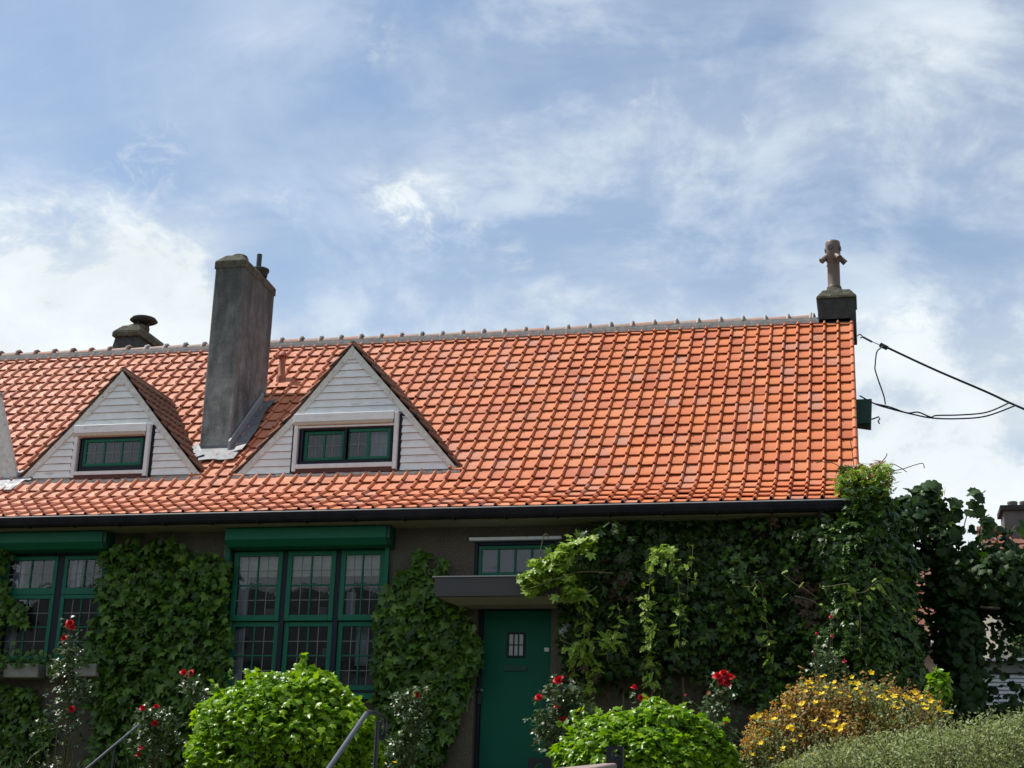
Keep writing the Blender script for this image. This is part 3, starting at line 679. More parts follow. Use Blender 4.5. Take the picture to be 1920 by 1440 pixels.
mb.build('cap', 'chimney_cap', ch, bevel=.025, seg=3)
mb = MB(); yq = yb-.40; mb.lathe((xc+.12, yq, zt_+.20), [(.13, 0), (.14, .07), (.16, .10), (.16, .14), (.09, .15)], 16); mb.build('flue_ring', 'sooty_cement', ch)
a = WX(486, 480, xc+.09); mb = MB(); mb.tube([(xc+.09, yq, zt_+.3), (xc+.09, yq, zt_+.62)], .045, 14); mb.build('flue_pipe', 'black_steel', ch)
# lead flashing around its foot: apron, side soaker with upturn, back corner
mb = MB()
xr_ = bm_[0]; n_ = np.array([0, -math.sin(AM), math.cos(AM)])
ys = np.linspace(CHY0-.10, yb-.25, 7)
for i in range(6):
    ya, yb2 = ys[i], ys[i+1]; za, zb2 = roofz(ya), roofz(yb2); j = .012*math.sin(i*2.1)
    lift = n_*(.095+j)
    P0 = [np.array([xr_-.01, ya, za])+n_*.03, np.array([xr_+.30+.03*math.sin(i), ya, za])+lift, np.array([xr_+.30+.03*math.sin(i+1), yb2, zb2])+lift, np.array([xr_-.01, yb2, zb2])+n_*.03]
    mb.hexa(P0, [p+n_*.012 for p in P0])
mb.build('side_flashing', 'lead_sheet', ch)
mb = MB(); za, zb2 = roofz(CHY0-.05), roofz(ys[-1])
mb.prism([(xr_+.02, ys[0]-.0, za-.05), (xr_+.02, ys[0], za+.19), (xr_+.02, ys[-1], zb2+.22), (xr_+.02, ys[-1], zb2+.0)], (.035, 0, 0)); mb.build('upstand', 'zinc_lip', ch, bevel=.005)
mb = MB(); ya = CHY0
mb.box(bl[0]-.02, xr_+.03, ya-.045, ya-.0, roofz(ya)-.05, roofz(ya)+.09)
for i in range(8):
    xa = bl[0]-.16+i*(xr_-bl[0]+.40)/8; xb = bl[0]-.16+(i+1)*(xr_-bl[0]+.40)/8; w1, w2 = [.02*math.sin(1.7*j) for j in (i, i+1)]
    y2 = ya-.34; q = [(xa, ya-.02, roofz(ya)+.05), (xb, ya-.02, roofz(ya)+.05), (xb, y2+w2, roofz(y2)+.105+w2*.8), (xa, y2+w1, roofz(y2)+.105+w1*.8)]
    mb.hexa(q[::-1], [(p[0], p[1], p[2]+.012) for p in q[::-1]])
mb.build('apron_flashing', 'lead_sheet', ch)
# left-hand valley lead
mb = MB(); pts = [on_roof(372, 838), on_roof(352, 862), on_roof(356, 872), on_roof(385, 862)]
mb.prism([p+n_*.09 for p in pts], n_*.012); mb.build('side_flashing', 'lead_sheet', ch)

# stub chimney beyond the ridge at the left
Y2 = YR+.45
a = W(213, 632, Y2); b = W(262, 630, Y2); ch = winroot('chimney', (a[0], b[0], ZR, ZR), Y2, label='squat sooty chimney behind the ridge at the left')
x0, x1 = a[0]+.03, b[0]-.02; zt_ = a[2]; y1 = Y2+1.7
mb = MB(); mb.hexa([(x0-.14, Y2-.1, ZR-.4), (x1+.1, Y2-.1, ZR-.4), (x1+.1, y1, ZR-.4), (x0-.14, y1, ZR-.4)], [(x0, Y2, zt_), (x1, Y2, zt_), (x1, y1, zt_), (x0, y1, zt_)]); mb.build('shaft', 'sooty_cement', ch, bevel=.02)
mb = MB(); e = .05; mb.box(x0-e, x1+e, Y2-e, y1+e, zt_, zt_+.10); q = .16
mb.hexa([(x0-e, Y2-e, zt_+.10), (x1+e, Y2-e, zt_+.10), (x1+e, y1+e, zt_+.10), (x0-e, y1+e, zt_+.10)], [(x0-e+q, Y2-e+.1, zt_+.25), (x1+e-.10, Y2-e+.1, zt_+.25), (x1+e-.10, y1-.1, zt_+.25), (x0-e+q, y1-.1, zt_+.25)]); mb.build('cap', 'chimney_cap', ch, bevel=.02)
xc = (x0+x1)/2+.06
mb = MB(); mb.lathe((xc-.04, Y2+.40, zt_+.23), [(.20, 0), (.21, .06), (.20, .10), (.13, .11), (.13, .14)], 18); mb.build('flue_ring', 'chimney_cap', ch); mb = MB(); mb.lathe((xc+.10, Y2+1.2, zt_+.1), [(.16, 0), (.18, .05), (.18, .10), (.1, .12)], 16); mb.build('flue_ring', 'chimney_cap', ch)
mb = MB(); vs = []
for i in range(3):
    t = i*2.1+.3; mb.tube([(xc+.02+.12*math.cos(t), Y2+.4+.12*math.sin(t), zt_+.33), (xc+.02+.13*math.cos(t), Y2+.4+.13*math.sin(t), zt_+.44)], .025, 8)
mb.lathe((xc+.05, Y2+.4, zt_+.42), [(.22, .0), (.27, .03), (.23, .08), (.12, .115), (.02, .125)], 20); mb.build('cowl', 'sooty_cement', ch)

# end chimney on the ridge at the right, with its four-armed clay pot
Y3 = YR-.22
a = W(1529, 558, Y3); b = W(1606, 552, Y3); ch = winroot('chimney', (a[0], b[0], ZR, ZR), YR, label='low dark chimney at the right end of the ridge with a brown branched pot')
x0, x1, zt_ = a[0]+.03, b[0]-.02, a[2]-.02; y1 = YR+.42
mb = MB(); mb.box(x0, x1, Y3+.02, y1, ZR-.35, zt_); mb.build('shaft', 'sooty_cement', ch, bevel=.015)
mb = MB(); e = .02; mb.box(x0-e, x1+e, Y3-e+.02, y1+e, zt_, zt_+.035); q = .11; h2 = .19
mb.hexa([(x0-e, Y3, zt_+.035), (x1+e, Y3, zt_+.035), (x1+e, y1+e, zt_+.035), (x0-e, y1+e, zt_+.035)], [(x0-e+q, Y3+q, zt_+h2), (x1+e-q, Y3+q, zt_+h2), (x1+e-q, y1-q, zt_+h2), (x0-e+q, y1-q, zt_+h2)]); mb.build('cap', 'chimney_cap', ch, bevel=.015)
px0 = W(1564, 535, YR+.1)[0]; cpos = (px0, YR+.1, zt_+h2-.02)
mb = MB(); mb.lathe(cpos, [(.19, 0), (.17, .06), (.125, .10), (.12, .14)], 18); mb.build('pot_base', 'chimney_cap', ch)
zp = zt_+h2+.1; ztop = W(1561, 453, YR+.1)[2]; H = ztop-zp
mb = MB(); mb.lathe((px0, YR+.1, zp), [(.125, 0), (.113, .02), (.105, .05), (.105, H*.55), (.125, H*.58), (.125, H*.95), (.118, H*.985), (.10, H), (.085, H-.02)], 20)
pot = mb.build('chimney_pot', 'brown_pipe', ch)
for t in (200, 300, 20, 110):
    t = R(t); d = np.array([math.cos(t), math.sin(t), 0]); o_ = np.array([px0, YR+.1, zp+H*.66]); mb = MB()
    mb.tube([o_+d*.08+(0, 0, .02), o_+d*.15-(0, 0, .03), o_+d*.215-(0, 0, .09)], [.055, .046, .052], 12); mb.build('pot_arm', 'brown_pipe', ch)
for t in (250, 345, 70, 160):
    mb = MB()
    t = R(t); d = np.array([math.cos(t), math.sin(t), 0]); o_ = np.array([px0, YR+.1, zp+H*.83]); mb.tube([o_+d*.10, o_+d*.135], .05, 12); mb.build('pot_vent', 'black_steel', ch)


# vent pipe on the roof
a = on_roof(526, 722); mb = MB(); z0 = a[2]-.12
pb = winroot('roof_vent', (a[0], a[0], z0, z0), a[1], label='little terracotta vent pipe between the tall chimney and the boarded dormer')
mb.lathe((a[0], a[1], z0), [(.092, 0), (.084, .25), (.078, .29), (.060, .31), (.057, .60)], 16); mb.build('pipe', 'terracotta_pipe', pb)
for t in range(4): t_ = R(45+90*t); m2_ = MB(); m2_.tube([(a[0]+.050*math.cos(t_), a[1]+.050*math.sin(t_), z0+.58), (a[0]+.050*math.cos(t_), a[1]+.050*math.sin(t_), z0+.65)], .011, 6); m2_.build('cowl_post', 'terracotta_pipe', pb)
mb = MB(); mb.lathe((a[0], a[1], z0+.64), [(.095, 0), (.092, .015), (.05, .08), (.01, .11)], 16); mb.build('cowl', 'terracotta_pipe', pb)
mb = MB(); q = [np.array([a[0]-.13, a[1]-.14, roofz(a[1]-.14)]), np.array([a[0]+.20, a[1]-.14, roofz(a[1]-.14)]), np.array([a[0]+.20, a[1]+.12, roofz(a[1]+.12)]), np.array([a[0]-.13, a[1]+.12, roofz(a[1]+.12)])]
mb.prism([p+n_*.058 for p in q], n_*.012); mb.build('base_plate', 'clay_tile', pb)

# dormers ----------------------------------------------------------------------
def dormer(D, win_, label, s, name='dormer'):
    zb = min(D['l'][0][1], D['r'][0][1]); xa, za = D['a']
    dm = winroot(name, (D['l'][0][0], D['r'][0][0], zb, 0), DY, label=label)
    wx0, wx1, wz0, wz1 = win_     # outer box of window incl. roller box
    ext = lambda x: x
    Lx = lambda z: lerp_poly(D['l'], z); Rx = lambda z: lerp_poly(D['r'], z)
    # backing panels round the window so nothing is open
    mb = MB(); zz = [zb-.25, wz0, wz1]; 
    def band(mb, z0, z1, xl0, xr0, xl1, xr1, y0, y1): mb.hexa([(xl0, y0, z0), (xr0, y0, z0), (xr0, y1, z0), (xl0, y1, z0)], [(xl1, y0, z1), (xr1, y0, z1), (xr1, y1, z1), (xl1, y1, z1)])
    zl = sorted({zb-.25, wz0, wz1, za-.03, D['l'][1][1], D['r'][1][1]})
    for z0, z1 in zip(zl, zl[1:]):
        q0, q1 = max(z0, zb), max(z1, zb)
        if wz0-1e-6 <= z0 < wz1-1e-6:
            band(mb, z0, z1, Lx(q0), wx0+.02, Lx(q1), wx0+.02, DY+.02, DY+.06); band(mb, z0, z1, wx1-.02, Rx(q0), wx1-.02, Rx(q1), DY+.02, DY+.06)
        else: band(mb, z0, z1, Lx(q0), Rx(q0), Lx(q1), Rx(q1), DY+.02, DY+.06)
    mb.build('gable_panel', 'barge_paint', dm)
    # lapped boards
    mb = MB(); bh = s['bh']; z = zb+.0; r = random.Random(5)
    def board(x0, x1, x0t, x1t, z0, z1):
        if x1-x0 < .03 and x1t-x0t < .03: return
        y0, y1 = DY-.022+r.uniform(-.003, .003), DY-.002
        g1 = .006
        mb.add([(x0, y0, z0), (x1, y0, z0), (x1, DY+.018, z0), (x0, DY+.018, z0), (x0t, y1, z1-g1), (x1t, y1, z1-g1), (x1t, DY+.018, z1-g1), (x0t, DY+.018, z1-g1)],
               [(0, 1, 5, 4), (3, 2, 1, 0), (1, 2, 6, 5), (2, 3, 7, 6), (3, 0, 4, 7), (4, 5, 6, 7)])
    while z < za-.06:
        z1 = min(z+bh, za-.02); a0, a1, b0, b1 = Lx(z), Rx(z), Lx(z1), Rx(z1)
        if z < wz1-.04:
            z1 = min(z1, wz1); b0, b1 = Lx(z1), Rx(z1)
            board(a0, wx0-s['gl'], b0, wx0-s['gl'], z, z1); board(wx1+s['gr'], a1, wx1+s['gr'], b1, z, z1)
        else: board(a0, a1, b0, b1, z, z1)
        z = z1
    mb.build('cladding', 'siding_paint', dm)
    # barge boards
    for side, tab in ((-1, D['l']), (1, D['r'])):
        mb = MB(); bw = .09
        for (p, q) in zip(tab, tab[1:]):
            d = np.array([q[0]-p[0], q[1]-p[1]]); Ln = np.linalg.norm(d); d /= Ln; nn = np.array([d[1], -d[0]])*(-side)
            if (nn[0]*(-side)) < 0: nn = -nn
            P = [np.array(p), np.array(q), np.array(q)+nn*bw, np.array(p)+nn*bw]
            if q is tab[-1]: P[2] = np.array([xa+.0, q[1]-bw*1.6])
            mb.prism([(x[0], DY-.033, x[1]) for x in P], (0, .045, 0))
        mb.build('barge_board', 'barge_paint', dm)
    mb = MB(); mb.prism([(xa-.10, DY-.037, za-.13), (xa, DY-.037, za+.005), (xa+.10, DY-.037, za-.13), (xa+.05, DY-.037, za-.22), (xa-.05, DY-.037, za-.22)], (0, .05, 0)); mb.build('apex_board', 'barge_paint', dm)
    # tiled cheeks
    for side, tab in ((-1, D['l']), (1, D['r'])):
        rws = []; tot = 0
        pts = [np.array(tab[0]), np.array(tab[1]), np.array(tab[2])]
        segs = [(pts[0], pts[1]), (pts[1], pts[2])]
        for p, q in segs:
            Ln = np.linalg.norm(q-p); n = max(1, round(Ln/.24))
            for i in range(n):
                A_ = p+(q-p)*i/n; B_ = p+(q-p)*(i+1)/n
                nv = np.array([(q-p)[1], -(q-p)[0]])/Ln*side; nv = nv if nv[1] > 0 else -nv
                rws.append(((A_[0]+nv[0]*.03, DY, A_[1]+nv[1]*.03), (B_[0]+nv[0]*.03, DY, B_[1]+nv[1]*.03)))
        sk = lambda c: c[2] < roofz(c[1])-.10 or c[1] > YR
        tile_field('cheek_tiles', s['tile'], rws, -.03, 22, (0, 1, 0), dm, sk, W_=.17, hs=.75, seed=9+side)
        mb = MB()
        for p, q in segs:
            yp = DY+.05; z_ = q[1]
            def ymeet(z):
                y = DY
                while roofz(y) < z and y < YR: y += .03
                return y+.05
            mb.add([(p[0], DY-.0, p[1]), (p[0], ymeet(p[1]), p[1]), (q[0], ymeet(q[1]), q[1]), (q[0], DY-.0, q[1])], [(0, 1, 2, 3)])
        mb.build('cheek_deck', 'dark_inside', dm)
    mb = MB(); y1 = DY
    while roofz(y1) < za+.02: y1 += .03
    mb.tube([(xa, DY-.02, za+.035), (xa, y1+.05, za+.035)], .055, 10); mb.build('ridge_cap', s['tile'], dm)
    # mortar fillet and lead at the foot
    mb = MB(); n = 26
    for i in range(n):
        xa_, xb_ = [D['l'][0][0]-.06+(D['r'][0][0]-D['l'][0][0]+.12)*j/n for j in (i, i+1)]; w1 = r.uniform(-.012, .012); yy = DY-.085+w1; zf = roofz(yy)+.045; zt2 = zf+.02
        mb.hexa([(xa_, yy, zf-.03), (xb_, yy, zf-.03), (xb_, DY, zf-.03), (xa_, DY, zf-.03)], [(xa_, yy, zf+.012), (xb_, yy, zf+.012), (xb_, DY-.01, max(zf+.02, zt2)), (xa_, DY-.01, max(zf+.02, zt2))])
    mb.build('mortar_fillet', 'mortar', dm)
    return dm, Lx, Rx
def rect(a, b, Y): p = W(*a, Y); q = W(*b, Y); return p[0], q[0], q[2], p[2]
# right dormer
YF = DY-.03
wb = rect((556, 778), (743, 880), YF)
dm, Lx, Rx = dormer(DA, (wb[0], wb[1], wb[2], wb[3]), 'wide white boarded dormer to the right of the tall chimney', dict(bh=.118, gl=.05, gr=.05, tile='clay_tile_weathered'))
def dormer_window(dm, wb, lab, lights, boxw, sill_h, glz):
    x0, x1, z0, z1 = wb; gz0, gz1 = glz
    mb = MB(); pw = .06
    mb.box(x0, x0+pw, YF-.05, YF+.06, z0, z1-.14); mb.box(x1-pw, x1, YF-.05, YF+.06, z0, z1-.02)
    mb.box(x0+pw, x1-pw, YF-.045, YF+.04, gz1, z1-.20); mb.box(x0+pw, x1-pw, YF-.045, YF+.06, z0+.04, gz0)
    mb.build('surround', 'white_trim', dm, bevel=.005, seg=1)
    mb = MB(); mb.box(x0+.01, x1-.01, YF-.03, YF+.02, z0-.03, z0+.039); mb.build('sill', 'red_brown_wood', dm)
    # roller shutter box: slanting face and beige bottom bar
    mb = MB(); mb.prism([(x0-.02, YF+.05, z1+.0), (x0-.02, YF-.058, z1-.003), (x0-.02, YF-.058, z1-.135), (x0-.02, YF+.0, z1-.135)][::-1], (x1-x0-.05, 0, 0)); mb.build('shutter_box', 'siding_paint', dm, bevel=.006, seg=1)
    mb = MB(); mb.prism([(x0-.015, YF-.058, z1-.137), (x0-.015, YF-.06, z1-.185), (x0-.015, YF-.0, z1-.21), (x0-.015, YF-.0, z1-.137)][::-1], (x1-x0-.06, 0, 0)); mb.build('shutter_slat', 'beige_slat', dm, bevel=.008)
    # dark gaps beside the surround
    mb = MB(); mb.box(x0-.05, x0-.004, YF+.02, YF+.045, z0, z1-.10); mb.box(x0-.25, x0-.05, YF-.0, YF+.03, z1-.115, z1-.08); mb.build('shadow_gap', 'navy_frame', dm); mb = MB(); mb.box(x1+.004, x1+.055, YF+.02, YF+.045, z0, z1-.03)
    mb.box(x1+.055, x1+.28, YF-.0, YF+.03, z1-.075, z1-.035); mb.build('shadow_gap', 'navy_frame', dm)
    return winroot('window', (x0, x1, gz0, gz1), DY, label=lab)
g1_ = rect((566, 804), (734, 867), YF)
w = dormer_window(dm, wb, 'dormer window with one sash pushed aside and a white curtain', 2, 0, 0, (g1_[2], g1_[3]))
x0, x1, z0, z1 = g1_[0]-.0, g1_[1]+.0, g1_[2], g1_[3]
frame(w, (x0, x1, z0, z1), YF-.02, YF+.06, .035, 'navy_frame')
mb = MB(); xm = x0+(x1-x0)*.50; mb.box(xm-.04, xm+.04, YF-.01, YF+.05, z0+.035, z1-.035); mb.box(x0+.035, x1-.035, YF-.03, YF+.05, z0-.02, z0+.05); mb.build('centre_post', 'navy_frame', w)
sash(w, x0+.045, xm-.045, z0+.07, z1-.04, YF+.03, lead=True, leadh=True, cols=2, rws=1, st=.05, mun=.03)
sash(w, xm+.0, x1-.035, z0+.06, z1-.035, YF-.01, lead=True, cols=2, rws=1, st=.045, mun=.045)
mb = MB(); curtain(mb, x1-.38, x1-.10, z0+.06, z1-.05, YF+.12); mb.build('curtain', 'curtain_cloth', w)
mb = MB(); mb.box(x0, x1, DY+.30, DY+.31, z0-.1, z1+.1); mb.box(x0-.05, x0-.04, YF+.06, DY+.3, z0-.1, z1+.1); mb.box(x1+.04, x1+.05, YF+.06, DY+.3, z0-.1, z1+.1); mb.build('inner_reveal', 'dark_inside', w)
# left dormer
wb2 = rect((145, 799), (275, 893), YF)
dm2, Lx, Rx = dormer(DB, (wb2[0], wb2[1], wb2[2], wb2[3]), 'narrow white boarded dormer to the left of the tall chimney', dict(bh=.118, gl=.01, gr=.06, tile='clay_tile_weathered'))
g2 = rect((156, 821), (266, 882), YF)
w = dormer_window(dm2, wb2, 'three pane dormer window left of the tall chimney', 3, 0, 0, (g2[2], g2[3]))
x0, x1, z0, z1 = g2
frame(w, (x0, x1, z0, z1), YF-.02, YF+.06, .03, 'navy_frame')
sash(w, x0+.03, x1-.03, z0+.09, z1-.03, YF+.0, lead=True, cols=3, rws=1, st=.05, mun=.028)
mb = MB(); mb.box(x0+.03, x1-.03, YF-.01, YF+.05, z0+.03, z0+.085); mb.build('lower_rail', 'navy_frame', w)
mb = MB(); mb.box(x0, x1, DY+.30, DY+.31, z0-.1, z1+.1); mb.box(x0-.05, x0-.04, YF+.06, DY+.3, z0-.1, z1+.1); mb.box(x1+.04, x1+.05, YF+.06, DY+.3, z0-.1, z1+.1); mb.build('inner_reveal', 'dark_inside', w)
# steep white cheek of the next dormer along, cut by the frame of the view
p0, p1 = W(29, 903, DY), W(-4, 741, DY)
mb = MB(); xl = p0[0]-3.4; xc = p0[0]-1.7; gb_ = [(xl, DY, p0[2]-.3), (p0[0], DY, p0[2]-.3), (p0[0]+.02, DY, p0[2]+.05), (p1[0]+.03, DY, p1[2]), (xc, DY, p1[2]+.75), (2*xc-p1[0]-.03, DY, p1[2]), (xl-.02, DY, p0[2]+.05)]
mb.prism(gb_, (0, .10, 0))
e = winroot('dormer', (xl, p0[0], p0[2], 0), DY, label='steep white cheek of a dormer cut off by the left edge of the photo')
mb.build('cheek_board', 'barge_paint', e, bevel=.01)
mb = MB(); mb.prism([(x*.5+xc*.5, y+.1005, z-.04) for x, y, z in gb_], (0, .9, 0)); mb.build('dormer_roof', 'clay_tile_weathered', e)
mb = MB(); q = [(p0[0]-.5, DY-.30), (p0[0]+.12, DY-.30), (p0[0]+.22, DY-.02), (p0[0]-.5, DY-.02)]
mb.prism([(x, y, roofz(y)+.065) for x, y in q], (0, 0, .014)); q = [(p0[0]-.1, DY-.05), (p0[0]+.30, DY-.08), (p0[0]+.34, DY+.14), (p0[0]-.1, DY+.14)]; mb.prism([(x, y, roofz(y)+.07) for x, y in q], (0, 0, .012)); mb.build('lead_apron', 'lead_sheet', e)
mb = MB(); mb.tube([(p1[0]+.02, DY-.03, p1[2]+.02), (p1[0]+.02, DY+.12, p1[2]+.02)], .035, 10); mb.build('rail_end', 'zinc_lip', e)

# gable fittings ------------------------------------------------------------
Yb = 3.7
a = W(1614, 748, Yb); b = W(1637, 799, Yb)
bx = empty('alarm_box', ((XR+.06), Yb, b[2]), 'dark green box fixed to the gable end beside the orange roof', 'box')
mb = MB(); mb.hexa([(XW+.01, Yb, b[2]+.06), (b[0]-.03, Yb, b[2]), (b[0]-.03, Yb+.26, b[2]), (XW+.01, Yb+.26, b[2]+.06)], [(XW+.01, Yb, a[2]), (b[0], Yb, a[2]), (b[0], Yb+.26, a[2]), (XW+.01, Yb+.26, a[2])]); mb.build('casing', 'green_dark', bx, bevel=.012)
mb = MB(); mb.box(XW+.06, b[0]-.05, Yb-.03, Yb-.001, b[2]+.04, (a[2]+b[2])/2+.02); mb.build('front_flap', 'green_dark', bx, bevel=.006)
mb = MB(); c = W(1645, 786, Yb+.1); mb.tube([c+(-.09, 0, 0), c+(-.03, 0, .02), c+(.02, 0, .04), c+(.04, 0, .0), c+(.01, 0, -.03), c+(.03, 0, -.08)], .012, 6); mb.build('hook', 'black_steel', bx)
YC = 2.2
def pp(lst, Y, dy=0.0): return [W(p[0], p[1], Y+dy*i) for i, p in enumerate(lst)]
def smooth_path(P, k=6):
    P = [np.array(p) for p in P]; out = []
    for i in range(len(P)-1):
        p0, p1, p2, p3 = P[max(i-1, 0)], P[i], P[i+1], P[min(i+2, len(P)-1)]
        for j in range(k):
            t = j/k; out.append(.5*((2*p1)+(-p0+p2)*t+(2*p0-5*p1+4*p2-p3)*t*t+(-p0+3*p1-3*p2+p3)*t**3))
    return out+[P[-1]]
cb_ = empty('overhead_cable', W(1610, 628, YC), 'black service cable running from the gable hook out to the right edge', 'cable')
mb = MB(); mb.tube(smooth_path(pp([(1660, 650), (1750, 692), (1850, 735), (1920, 767), (2120, 850), (2420, 965)], YC)), .017, 6); mb.build('span', 'cable_black', cb_)
mb = MB(); mb.tube(pp([(1650, 646), (1664, 653)], YC), .035, 10); mb.build('clamp', 'cable_black', cb_)
mb = MB(); mb.tube(smooth_path(pp([(1607, 630), (1612, 627), (1617, 631), (1613, 634)], YC)), .009, 6); mb.tube(pp([(1618, 632), (1635, 641)], YC), .016, 8); mb.tube(pp([(1634, 640), (1652, 648)], YC), .006, 6); mb.build('hook', 'black_steel', cb_)
for lst, lab in (([(1656, 649), (1645, 658), (1642, 672), (1641, 684), (1641, 694), (1648, 716), (1657, 742), (1660, 758)], 'drop cable hanging from the clamp down to the sagging loop'),
            ([(1612, 742), (1640, 757), (1668, 766), (1712, 777), (1750, 784), (1800, 785), (1850, 780), (1905, 760)], 'lower of the two sagging cable loops below the span'),
            ([(1640, 757), (1668, 763), (1700, 774), (1722, 773), (1745, 782), (1756, 779), (1800, 778), (1850, 773), (1893, 755)], 'upper of the two sagging cable loops below the span')):
    mb = MB(); mb.tube(smooth_path(pp(lst, YC-.4)), .011, 6); tag(mb.build('loose_cable', 'cable_black'), lab, 'cable', 'cables slung off the gable end')

# wall lamp, planters, rails, steel plates ------------------------------------
a = W(1062, 1183, -.12); lamp = empty('wall_lamp', (a[0], 0, a[2]), 'round opal lamp half hidden by creeper right of the door', 'lamp')
mb = MB(); mb.ball(a, .105, 20, (1, .7, 1)); mb.build('globe', 'opal', lamp)
mb = MB(); mb.tube([(a[0], -.0, a[2]), (a[0], -.07, a[2])], .06, 14); mb.build('bracket', 'black_steel', lamp)
a = W(1063, 1216, -.08); mb = MB()
for i, (dx, h) in enumerate(((-.05, .09), (.02, .06))): mb.tube(smooth_path([a+(dx-.03, 0, h/2), a+(dx-.03, 0, -h/2), a+(dx, 0, -h/2-.02), a+(dx+.03, 0, -h/2), a+(dx+.03, 0, h/2)]), .009, 6)
mb.box(a[0]-.12, a[0]+.1, -.075, -.0, a[2]+.04, a[2]+.05)
tag(mb.build('house_number', 'white_plastic'), 'curly white metal figures on the wall below the round lamp', 'house number')
def planter(x0, x1, z0, z1, label, seed):
    p = empty('planter', ((x0+x1)/2, -.2, z0), label, 'planter', 'trough planters under the left window')
    mb = MB(); xm = x0+(x1-x0)*.38
    for (a_, b_) in ((x0, xm-.02), (xm+.02, x1)):
        mb.hexa([(a_+.01, -.30, z0), (b_-.01, -.30, z0), (b_-.01, -.08, z0), (a_+.01, -.08, z0)], [(a_, -.32, z1), (b_, -.32, z1), (b_, -.06, z1), (a_, -.06, z1)])
    mb.box(xm-.021, xm+.021, -.31, -.07, z0+.08, z1-.001)
    mb.build('trough', 'planter', p, bevel=.012)
    n = 240; r = np.random.default_rng(seed); P = np.c_[r.uniform(x0-.02, x1+.04, n), r.uniform(-.36, -.05, n), z1+r.gamma(2, .05, n)-.03]; k = n//4; P[:k, 2] = z1-r.uniform(0, .16, k); P[:k, 1] = -.335-r.uniform(0, .03, k); P[:k, 0] = x0+(x1-x0)*(.1+.3*r.random(k))
    leaves('foliage', 'ivy_leaf', P, (0, -.8, .7), (0, -.2, -.6), r.uniform(.05, .09, n), T_IVY, p)
a = W(-40, 1244, -.32); b = W(70, 1270, -.32); planter(a[0], b[0], b[2], a[2]+.0, 'pale trough planter at the left edge under the window', 3)
a = W(86, 1244, -.32); b = W(172, 1268, -.32); planter(a[0], b[0]+.05, b[2]+.0, a[2], 'pale trough planter right of its twin under the window', 4)
YH = -8.6
hr = empty('handrail', W(612, 1446, YH), 'slanting dark grey handrail rising in front of the big green bush', 'handrail')
mb = MB(); mb.tube([W(560, 1530, YH-1.0), W(615, 1443, YH-.3), W(687, 1338, YH+.4)], .021, 12); mb.build('rail', 'grey_rail', hr)
mb = MB(); P_ = smooth_path([W(687, 1338, YH+.4), W(697, 1336, YH+.5), W(714, 1342, YH+.8), W(722, 1350, YH+.9), W(722, 1372, YH+.9), W(716, 1385, YH+.9), W(712, 1380, YH+.88), W(712, 1352, YH+.85)]); mb.tube(P_, .019, 10); mb.build('rail_return', 'black_steel', hr)
mb = MB(); q = W(708, 1352, YH+.8); mb.tube([q, q-(0, 0, 1.3)], .019, 10); mb.build('post', 'black_steel', hr)
mb = MB(); YH2 = -4.6; mb.tube([W(60, 1532, YH2-1), W(160, 1443, YH2-.3), W(262, 1358, YH2+.5)], .014, 10); r2 = empty('handrail', W(160, 1443, YH2), 'thin grey handrail slanting up among roses at lower left', 'handrail'); mb.build('rail', 'grey_rail', r2)
q = W(215, 1397, YH2+.1); mb = MB(); mb.tube([q, q-(0, 0, .9)], .012, 8); mb.build('post', 'black_steel', r2)
def plate(px0, px1, py, Y, label, hole):
    a = W(px0, py, Y); b = W(px1, py, Y); h = W(hole[0], hole[1], Y); r_ = .028; z0 = a[2]-1.0
    o = empty('gate_plate', ((a[0]+b[0])/2, Y, z0), label, 'gate post', 'flat steel posts at the gate')
    mb = MB(); n = 16; cx, cz = h[0], h[2]; ring = [(cx+r_*math.cos(2*math.pi*k/n), cz+r_*math.sin(2*math.pi*k/n)) for k in range(n)]
    out = []
    for k in range(n):
        t = 2*math.pi*k/n; c, s_ = math.cos(t), math.sin(t); zt_, zb_ = a[2], cz-(a[2]-cz)
        sc = min(((b[0]-cx) if c > 0 else (cx-a[0]))/max(abs(c), 1e-6), (zt_-cz)/max(abs(s_), 1e-6)); out.append((cx+sc*c, cz+sc*s_))
    # corners snapped
    cor = [(b[0], a[2]), (a[0], a[2]), (a[0], 2*cz-a[2]), (b[0], 2*cz-a[2])]
    for c_ in cor:
        k = min(range(n), key=lambda k: (out[k][0]-c_[0])**2+(out[k][1]-c_[1])**2); out[k] = c_
    th = .045
    vs = [(x, Y, z) for x, z in ring]+[(x, Y, z) for x, z in out]+[(x, Y+th, z) for x, z in ring]+[(x, Y+th, z) for x, z in out]
    fs = []
    for k in range(n):
        k2 = (k+1) % n; fs += [(k, n+k, n+k2, k2), (2*n+k2, 3*n+k2, 3*n+k, 2*n+k), (k, k2, 2*n+k2, 2*n+k), (n+k2, n+k, 3*n+k, 3*n+k2)]
    mb.add(vs, fs); mb.box(a[0]+.0005, b[0]-.0005, Y+.0005, Y+th-.0005, z0, 2*cz-a[2]+.0)
    mb.build('plate', 'black_steel', o)
    mb = MB(); mb.tube([(cx, Y+.01, cz-r_*.2), (cx, Y+th*.7, cz-r_*.9)], r_*.5, 8); mb.build('bolt', 'grey_rail', o)
    return o
YG = -11.2
plate(990, 1034, 1421, YG, 'wider flat black steel gate post with a hole, just below the door', (1011, 1440))
plate(1137, 1168, 1398.5, YG-.3, 'taller flat black steel gate post with a hole, in front of the right bush', (1155, 1413.5))
Yr = YG-.25
mb = MB(); c = [W(1092, 1442, Yr-.4), W(1162, 1430, Yr-.02)]
a, b = c; mb.hexa([a+(0, 0, -.06), b+(0, 0, -.055), b+(0, .09, -.055), a+(-.25, .09, -.08)], [a+(0, 0, -.0), b+(0, 0, .0), b+(0, .09, .015), a+(-.25, .09, .0)])
